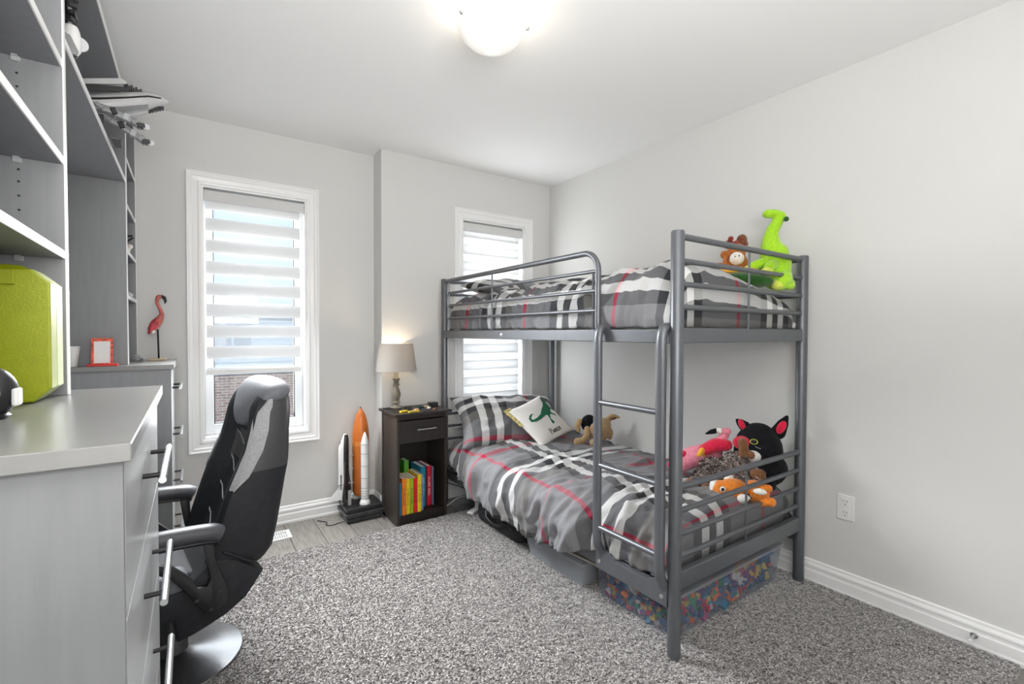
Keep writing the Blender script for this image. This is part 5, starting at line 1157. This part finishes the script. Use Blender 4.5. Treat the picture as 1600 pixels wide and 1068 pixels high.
bm = BM(); limb(bm, [(-0.02, -0.03, 0.08), (-0.04, -0.045, 0.05), (-0.055, -0.05, 0.025)], [0.036, 0.034, 0.03], 4); fb.append(fuse('leg', bm, M['grey_fur'], t, 0.007, 2))
bm = BM(); limb(bm, [(0.05, -0.03, 0.075), (0.075, -0.045, 0.06), (0.10, -0.045, 0.06)], [0.035, 0.034, 0.03], 4); fb.append(fuse('arm', bm, M['grey_fur'], t, 0.007, 2))
for k, b_ in enumerate(fb):
    o = obj('fur', fur_coat(b_, 700, 0.016, k), [M['fur_dark'], M['fur_pale']], b_, local=True); o['kind'] = 'stuff'
bm = BM(); ball(bm, (-0.145, -0.04, 0.018), (0.032, 0.026, 0.024)); obj('paw', bm, M['brown_plush'], t, True, local=True)
bm = BM(); ball(bm, (-0.075, -0.06, 0.008), (0.03, 0.028, 0.026)); obj('paw', bm, M['brown_plush'], t, True, local=True)
bm = BM(); ball(bm, (0.145, -0.05, 0.085), (0.042, 0.028, 0.022), RE(0, 25, 0)); ball(bm, (0.14, -0.045, 0.105), (0.035, 0.022, 0.02)); fuse('paw', bm, M['brown_plush'], t, 0.005, 2)
bm = BM()
for i in range(5): tube(bm, [(0.128+i*0.007, -0.079, 0.098-i*0.0045), (0.131+i*0.007, -0.0795, 0.090-i*0.0045), (0.134+i*0.007, -0.079, 0.096-i*0.0045)], 0.0011, 5)
obj('stitched_lettering', bm, M['white_plush'], t, local=True)
bm = BM(); limb(bm, [(0.07, -0.01, 0.17), (0.08, -0.02, 0.20), (0.075, -0.02, 0.235)], [0.02, 0.022, 0.022], 5); limb(bm, [(0.08, -0.02, 0.19), (0.11, -0.025, 0.18)], [0.02, 0.02], 4); fuse('antler', bm, M['brown_plush'], t, 0.005, 3)
# fox
t = soft('plush_fox', 'orange plush fox with white cheeks lying against the bed end rails', (2.03, 1.195, 0.470))
bm = BM(); ball(bm, (0.02, 0, 0.035), (0.066, 0.05, 0.052)); ball(bm, (-0.035, -0.005, 0.028), (0.04, 0.042, 0.044)); fuse('head', bm, M['orange_plush'], t, 0.005, 3)
bm = BM(); ball(bm, (-0.062, 0.004, 0.036), (0.020, 0.034, 0.046)); ball(bm, (0.0, -0.008, -0.018), (0.055, 0.04, 0.026)); fuse('cheek', bm, M['white_plush'], t, 0.005, 3)
bm = BM(); ball(bm, (0.11, 0.02, 0.035), (0.06, 0.05, 0.05)); fuse('body', bm, M['orange_plush'], t, 0.006, 3)
bm = BM(); limb(bm, [(0.13, 0.0, 0.0), (0.17, -0.01, 0.004)], [0.024, 0.022], 4); limb(bm, [(0.13, 0.0, 0.055), (0.16, 0.0, 0.06)], [0.02, 0.018], 4); fuse('leg', bm, M['orange_plush'], t, 0.005, 2)
for c_ in ((-0.024, -0.047, 0.045), (-0.004, -0.053, 0.004)):
    bm = BM(); ball(bm, c_, (0.0125, 0.006, 0.0125)); e_ = obj('eye', bm, M['white_plush'], t, True, local=True)
    bm = BM(); ball(bm, (c_[0], c_[1]-0.005, c_[2]), (0.0075, 0.004, 0.008)); obj('pupil', bm, M['black_plastic'], e_, True, local=True)
for a, b_ in (((0.055, -0.042, 0.012), (0.085, -0.052, 0.028)), ((0.0, 0.02, 0.078), (-0.01, 0.015, 0.10))):
    bm = BM(); limb(bm, [a, b_], [0.022, 0.008], 5); e_ = fuse('ear', bm, M['white_plush'], t, 0.004, 2)
    bm = BM(); tube(bm, [Vector(b_)+Vector((-0.024, -0.002, 0.014)), Vector(b_)+Vector((-0.008, -0.004, 0.012)), Vector(b_)+Vector((0.008, -0.004, -0.004))], 0.003, 6); obj('ear_trim', bm, M['black_plush'], e_, True, local=True)
bm = BM(); ball(bm, (-0.052, -0.04, 0.008), (0.008, 0.007, 0.006)); obj('nose', bm, M['black_plush'], t, True, local=True)
bm = BM(); ball(bm, (0.125, -0.035, 0.052), (0.028, 0.014, 0.014)); obj('chest', bm, M['white_plush'], t, True, local=True)
# tan dog beside the cushion
t = soft('plush_dog', 'tan plush dog with a black back sitting by the ladder', (2.285, 2.29, 0.478))
bm = BM(); ball(bm, (0.01, 0, 0.07), (0.075, 0.06, 0.068)); ball(bm, (0.03, -0.02, 0.115), (0.06, 0.055, 0.055)); ball(bm, (-0.03, -0.03, 0.10), (0.022, 0.03, 0.03)); fuse('body', bm, M['tan_plush'], t, 0.007, 4)
bm = BM(); ball(bm, (-0.065, 0.03, 0.12), (0.052, 0.045, 0.06), RE(0, 25, 0)); fuse('back', bm, M['black_plush'], t, 0.007, 3)
for pts, r in (([(-0.07, -0.02, 0.085), (-0.075, -0.05, 0.05), (-0.10, -0.07, 0.02), (-0.135, -0.085, 0.012)], 0.026), ([(0.02, -0.04, 0.05), (0.0, -0.075, 0.025), (-0.03, -0.09, 0.012)], 0.026)):
    bm = BM(); limb(bm, pts, [r*0.9, r*0.85, r*0.85, r], 5); fuse('leg', bm, M['tan_plush'], t, 0.006, 3)
bm = BM(); limb(bm, [(-0.125, 0.0, 0.135), (-0.14, -0.01, 0.10), (-0.13, -0.015, 0.075)], [0.02, 0.02, 0.016], 4); fuse('arm', bm, M['tan_plush'], t, 0.006, 3)
bm = BM(); limb(bm, [(0.065, 0, 0.15), (0.095, 0, 0.175), (0.14, -0.005, 0.172)], [0.022, 0.02, 0.008], 5); e_ = fuse('ear', bm, M['tan_plush'], t, 0.005, 2)
bm = BM(); ball(bm, (0.10, -0.014, 0.166), (0.024, 0.009, 0.01), RE(0, -5, 0)); obj('inner_ear', bm, M['brown_plush'], e_, True, local=True)
bm = BM(); limb(bm, [(0.06, 0.0, 0.10), (0.085, 0.0, 0.07), (0.08, 0.0, 0.03)], [0.02, 0.018, 0.015], 4); fuse('tail', bm, M['tan_plush'], t, 0.005, 2)

# ================================================================== UNDER THE BED
# clear box of coloured play bricks
t = thing('storage_bin', 'clear plastic bin full of colourful play pieces, nearest under the bed', 'bin', (1.95, 1.30, 0.0))
bx0, bx1, by0, by1, bh = 1.53, 2.36, 1.115, 1.545, 0.205
bm = BM(); n0 = 0.02
def tub(bm, x0, x1, y0, y1, z0, z1, tp, th):
    o_ = [(x0+tp, y0+tp), (x1-tp, y0+tp), (x1-tp, y1-tp), (x0+tp, y1-tp)]; u_ = [(x0, y0), (x1, y0), (x1, y1), (x0, y1)]
    i_ = [(x0+th, y0+th), (x1-th, y0+th), (x1-th, y1-th), (x0+th, y1-th)]; j_ = [(x0+tp+th, y0+tp+th), (x1-tp-th, y0+tp+th), (x1-tp-th, y1-tp-th), (x0+tp+th, y1-tp-th)]
    L = [[bm.verts.new((x, y, z)) for x, y in q] for q, z in ((o_, z0), (u_, z1), (i_, z1), (j_, z0+th))]
    bm.faces.new(L[0][::-1]); bm.faces.new(L[3])
    for a, b in zip(L, L[1:]):
        for k in range(4): bm.faces.new((a[k], a[(k+1) % 4], b[(k+1) % 4], b[k]))
    bmesh.ops.recalc_face_normals(bm, faces=bm.faces[:]); return bm
tub(bm, bx0, bx1, by0, by1, 0.016, bh-0.02, 0.02, 0.003); obj('tub', bm, M['clear_plastic'], t)
bm = BM(); box(bm, (bx0-0.008, by0-0.008, bh-0.0195), (bx1+0.008, by1+0.008, bh-0.005), bev=0.005); obj('lid', bm, M['clear_lid'], t)
bm = BM(); box(bm, (bx0-0.014, 1.27, bh-0.05), (bx0-0.004, 1.40, bh-0.006), bev=0.003, seg=1); obj('purple_latch', bm, mat('purple_latch', (0.035, 0.008, 0.05), 0.35), t)
cols = [(0.03, 0.07, 0.16), (0.03, 0.10, 0.22), (0.45, 0.03, 0.05), (0.66, 0.15, 0.03), (0.02, 0.20, 0.09), (0.50, 0.36, 0.08), (0.30, 0.03, 0.13), (0.50, 0.48, 0.44), (0.04, 0.16, 0.26), (0.10, 0.04, 0.15), (0.03, 0.06, 0.13), (0.04, 0.09, 0.17), (0.05, 0.10, 0.20)]
mats_ = [mat('play_piece', c, 0.4) for c in cols]
bm = BM(); rr = random.Random(12)
for k in range(800):
    x = rr.uniform(bx0+0.04, bx1-0.04); y = rr.uniform(by0+0.04, by1-0.04); z = rr.uniform(0.03, bh-0.045)
    e = rr.random()
    if e < 0.4: x = bx0+0.04 + rr.random()*0.02
    elif e < 0.8: y = by0+0.04 + rr.random()*0.02
    T = Matrix.Translation((x, y, z)) @ Matrix.Rotation(rr.uniform(0, 6.3), 4, Vector((rr.random(), rr.random(), rr.random()+0.1)))
    s = rr.uniform(0.8, 2.0); box(bm, (-0.016*s, -0.008*s, -0.005*s), (0.016*s, 0.008*s, 0.005*s), T, mi=rr.randrange(len(cols)))
o = obj('play_pieces', bm, mats_, t); o['kind'] = 'stuff'
for y, z, w, h, c in ((1.45, 0.13, 0.06, 0.03, 3), (1.42, 0.07, 0.05, 0.03, 2), (1.21, 0.09, 0.035, 0.04, 5), (1.31, 0.06, 0.03, 0.05, 7)):
    bm = BM(); box(bm, (-0.006, -w/2, -h/2), (0.006, w/2, h/2), Matrix.Translation((bx0+0.033, y, z)) @ Matrix.Rotation(0.4*c, 4, 'X'), 0.003); obj('large_piece', bm, mats_[c], t)
for x, z, w, h, c in ((1.68, 0.12, 0.10, 0.06, 4), (1.85, 0.10, 0.05, 0.05, 3), (1.93, 0.13, 0.05, 0.04, 8), (2.04, 0.11, 0.04, 0.06, 7), (2.2, 0.1, 0.05, 0.05, 5)):
    bm = BM(); box(bm, (-w/2, -0.006, -h/2), (w/2, 0.006, h/2), Matrix.Translation((x, by0+0.033, z)) @ Matrix.Rotation(0.35*c, 4, 'Y'), 0.003); obj('large_piece', bm, mats_[c], t)
# long low frosted box
t = thing('storage_bin', 'long low frosted plastic bin further under the bed, behind play bin', 'bin', (1.95, 1.80, 0.0))
bm = BM(); tub(bm, 1.50, 2.30, 1.60, 2.05, 0.016, 0.125, 0.02, 0.003); obj('tub', bm, M['clear_lid'], t)
bm = BM(); box(bm, (1.482, 1.585, 0.1255), (2.31, 2.065, 0.142), bev=0.006); ld = obj('lid', bm, M['clear_lid'], t)
bm = BM(); box(bm, (1.50, 1.603, 0.1422), (2.29, 2.047, 0.149), bev=0.003); obj('lid_step', bm, M['clear_lid'], ld)
bm = BM(); box(bm, (1.474, 1.86, 0.105), (1.4815, 1.93, 0.141), bev=0.003, seg=1); obj('clip', bm, M['clear_lid'], t)
bm = BM(); box(bm, (1.56, 1.64, 0.02), (2.25, 2.0, 0.10)); o = obj('folded_contents', bm, mat('folded_contents', (0.33, 0.33, 0.34), 0.9, var=0.3, vscale=12), t)
bm = BM(); box(bm, (1.505, 1.56, 0.1492), (2.0, 1.78, 0.158), Matrix.Translation((1.75, 1.68, 0)) @ Matrix.Rotation(0.12, 4, 'Z') @ Matrix.Translation((-1.75, -1.68, 0)), 0.002, 1); tag(obj('board_game', bm, mat('cream_board', (0.42, 0.40, 0.35), 0.5, var=0.1)), 'flat cream board lying on the frosted bin lid', 'board')
# black bag
t = thing('bag', 'black soft bag pushed under the middle of the bed', 'bag', (1.8, 2.33, 0.0))
bm = BM(); box(bm, (1.50, 2.12, 0.013), (2.2, 2.60, 0.15), bev=0.05, seg=4); obj('body', bm, M['black_fabric'], t, True)
bm = BM(); tube(bm, [(1.50, 2.17, 0.10), (1.496, 2.36, 0.105), (1.50, 2.55, 0.10)], 0.004, 8); obj('zip', bm, M['black_plastic'], t, True)
bm = BM(); tube(bm, spline([(1.515, 2.24, 0.12), (1.49, 2.28, 0.085), (1.488, 2.36, 0.07), (1.49, 2.44, 0.085), (1.515, 2.48, 0.12)], 5), 0.008, 8); obj('strap', bm, M['black_plastic'], t, True)
# white foot beside nightstand
t = thing('floor_stand', 'white stand foot on the rug between nightstand and bed', 'stand', (1.60, 2.72, 0.0))
bm = BM(); box(bm, (1.50, 2.715, 0.013), (1.72, 2.765, 0.03), Matrix.Translation((1.6, 2.74, 0)) @ Matrix.Rotation(0.5, 4, 'Z') @ Matrix.Translation((-1.6, -2.74, 0)), 0.006); obj('foot', bm, M['white_plastic'], t)
bm = BM(); box(bm, (1.588, 2.722, 0.028), (1.632, 2.758, 0.16), Matrix.Translation((1.6, 2.74, 0)) @ Matrix.Rotation(0.5, 4, 'Z') @ Matrix.Translation((-1.6, -2.74, 0)), 0.006); obj('upright', bm, M['white_plastic'], t)
bm = BM(); tube(bm, spline([(1.60, 2.80, 0.10), (1.53, 2.90, 0.06), (1.46, 2.93, 0.012), (1.42, 2.98, 0.004)], 6), 0.0035, 7); tag(obj('white_cord', bm, M['white_plastic'], None, True), 'white cord on the floor beside the stand foot', 'cord')
bm = BM(); tube(bm, spline([(1.42, 3.05, 0.20), (1.46, 2.96, 0.17), (1.53, 2.88, 0.15), (1.62, 2.83, 0.10)], 6), 0.003, 7); tag(obj('black_cord', bm, M['black_plastic'], None, True), 'black cord running from behind nightstand under the bed', 'cord')
bm = BM(); tube(bm, spline([(1.412, 3.05, 0.66), (1.43, 2.98, 0.655), (1.445, 2.93, 0.62), (1.442, 2.92, 0.56), (1.43, 2.93, 0.51)], 6), 0.002, 7); tag(obj('red_cord', bm, M['red'], None, True), 'thin red cord looping at right side of the nightstand', 'cord')
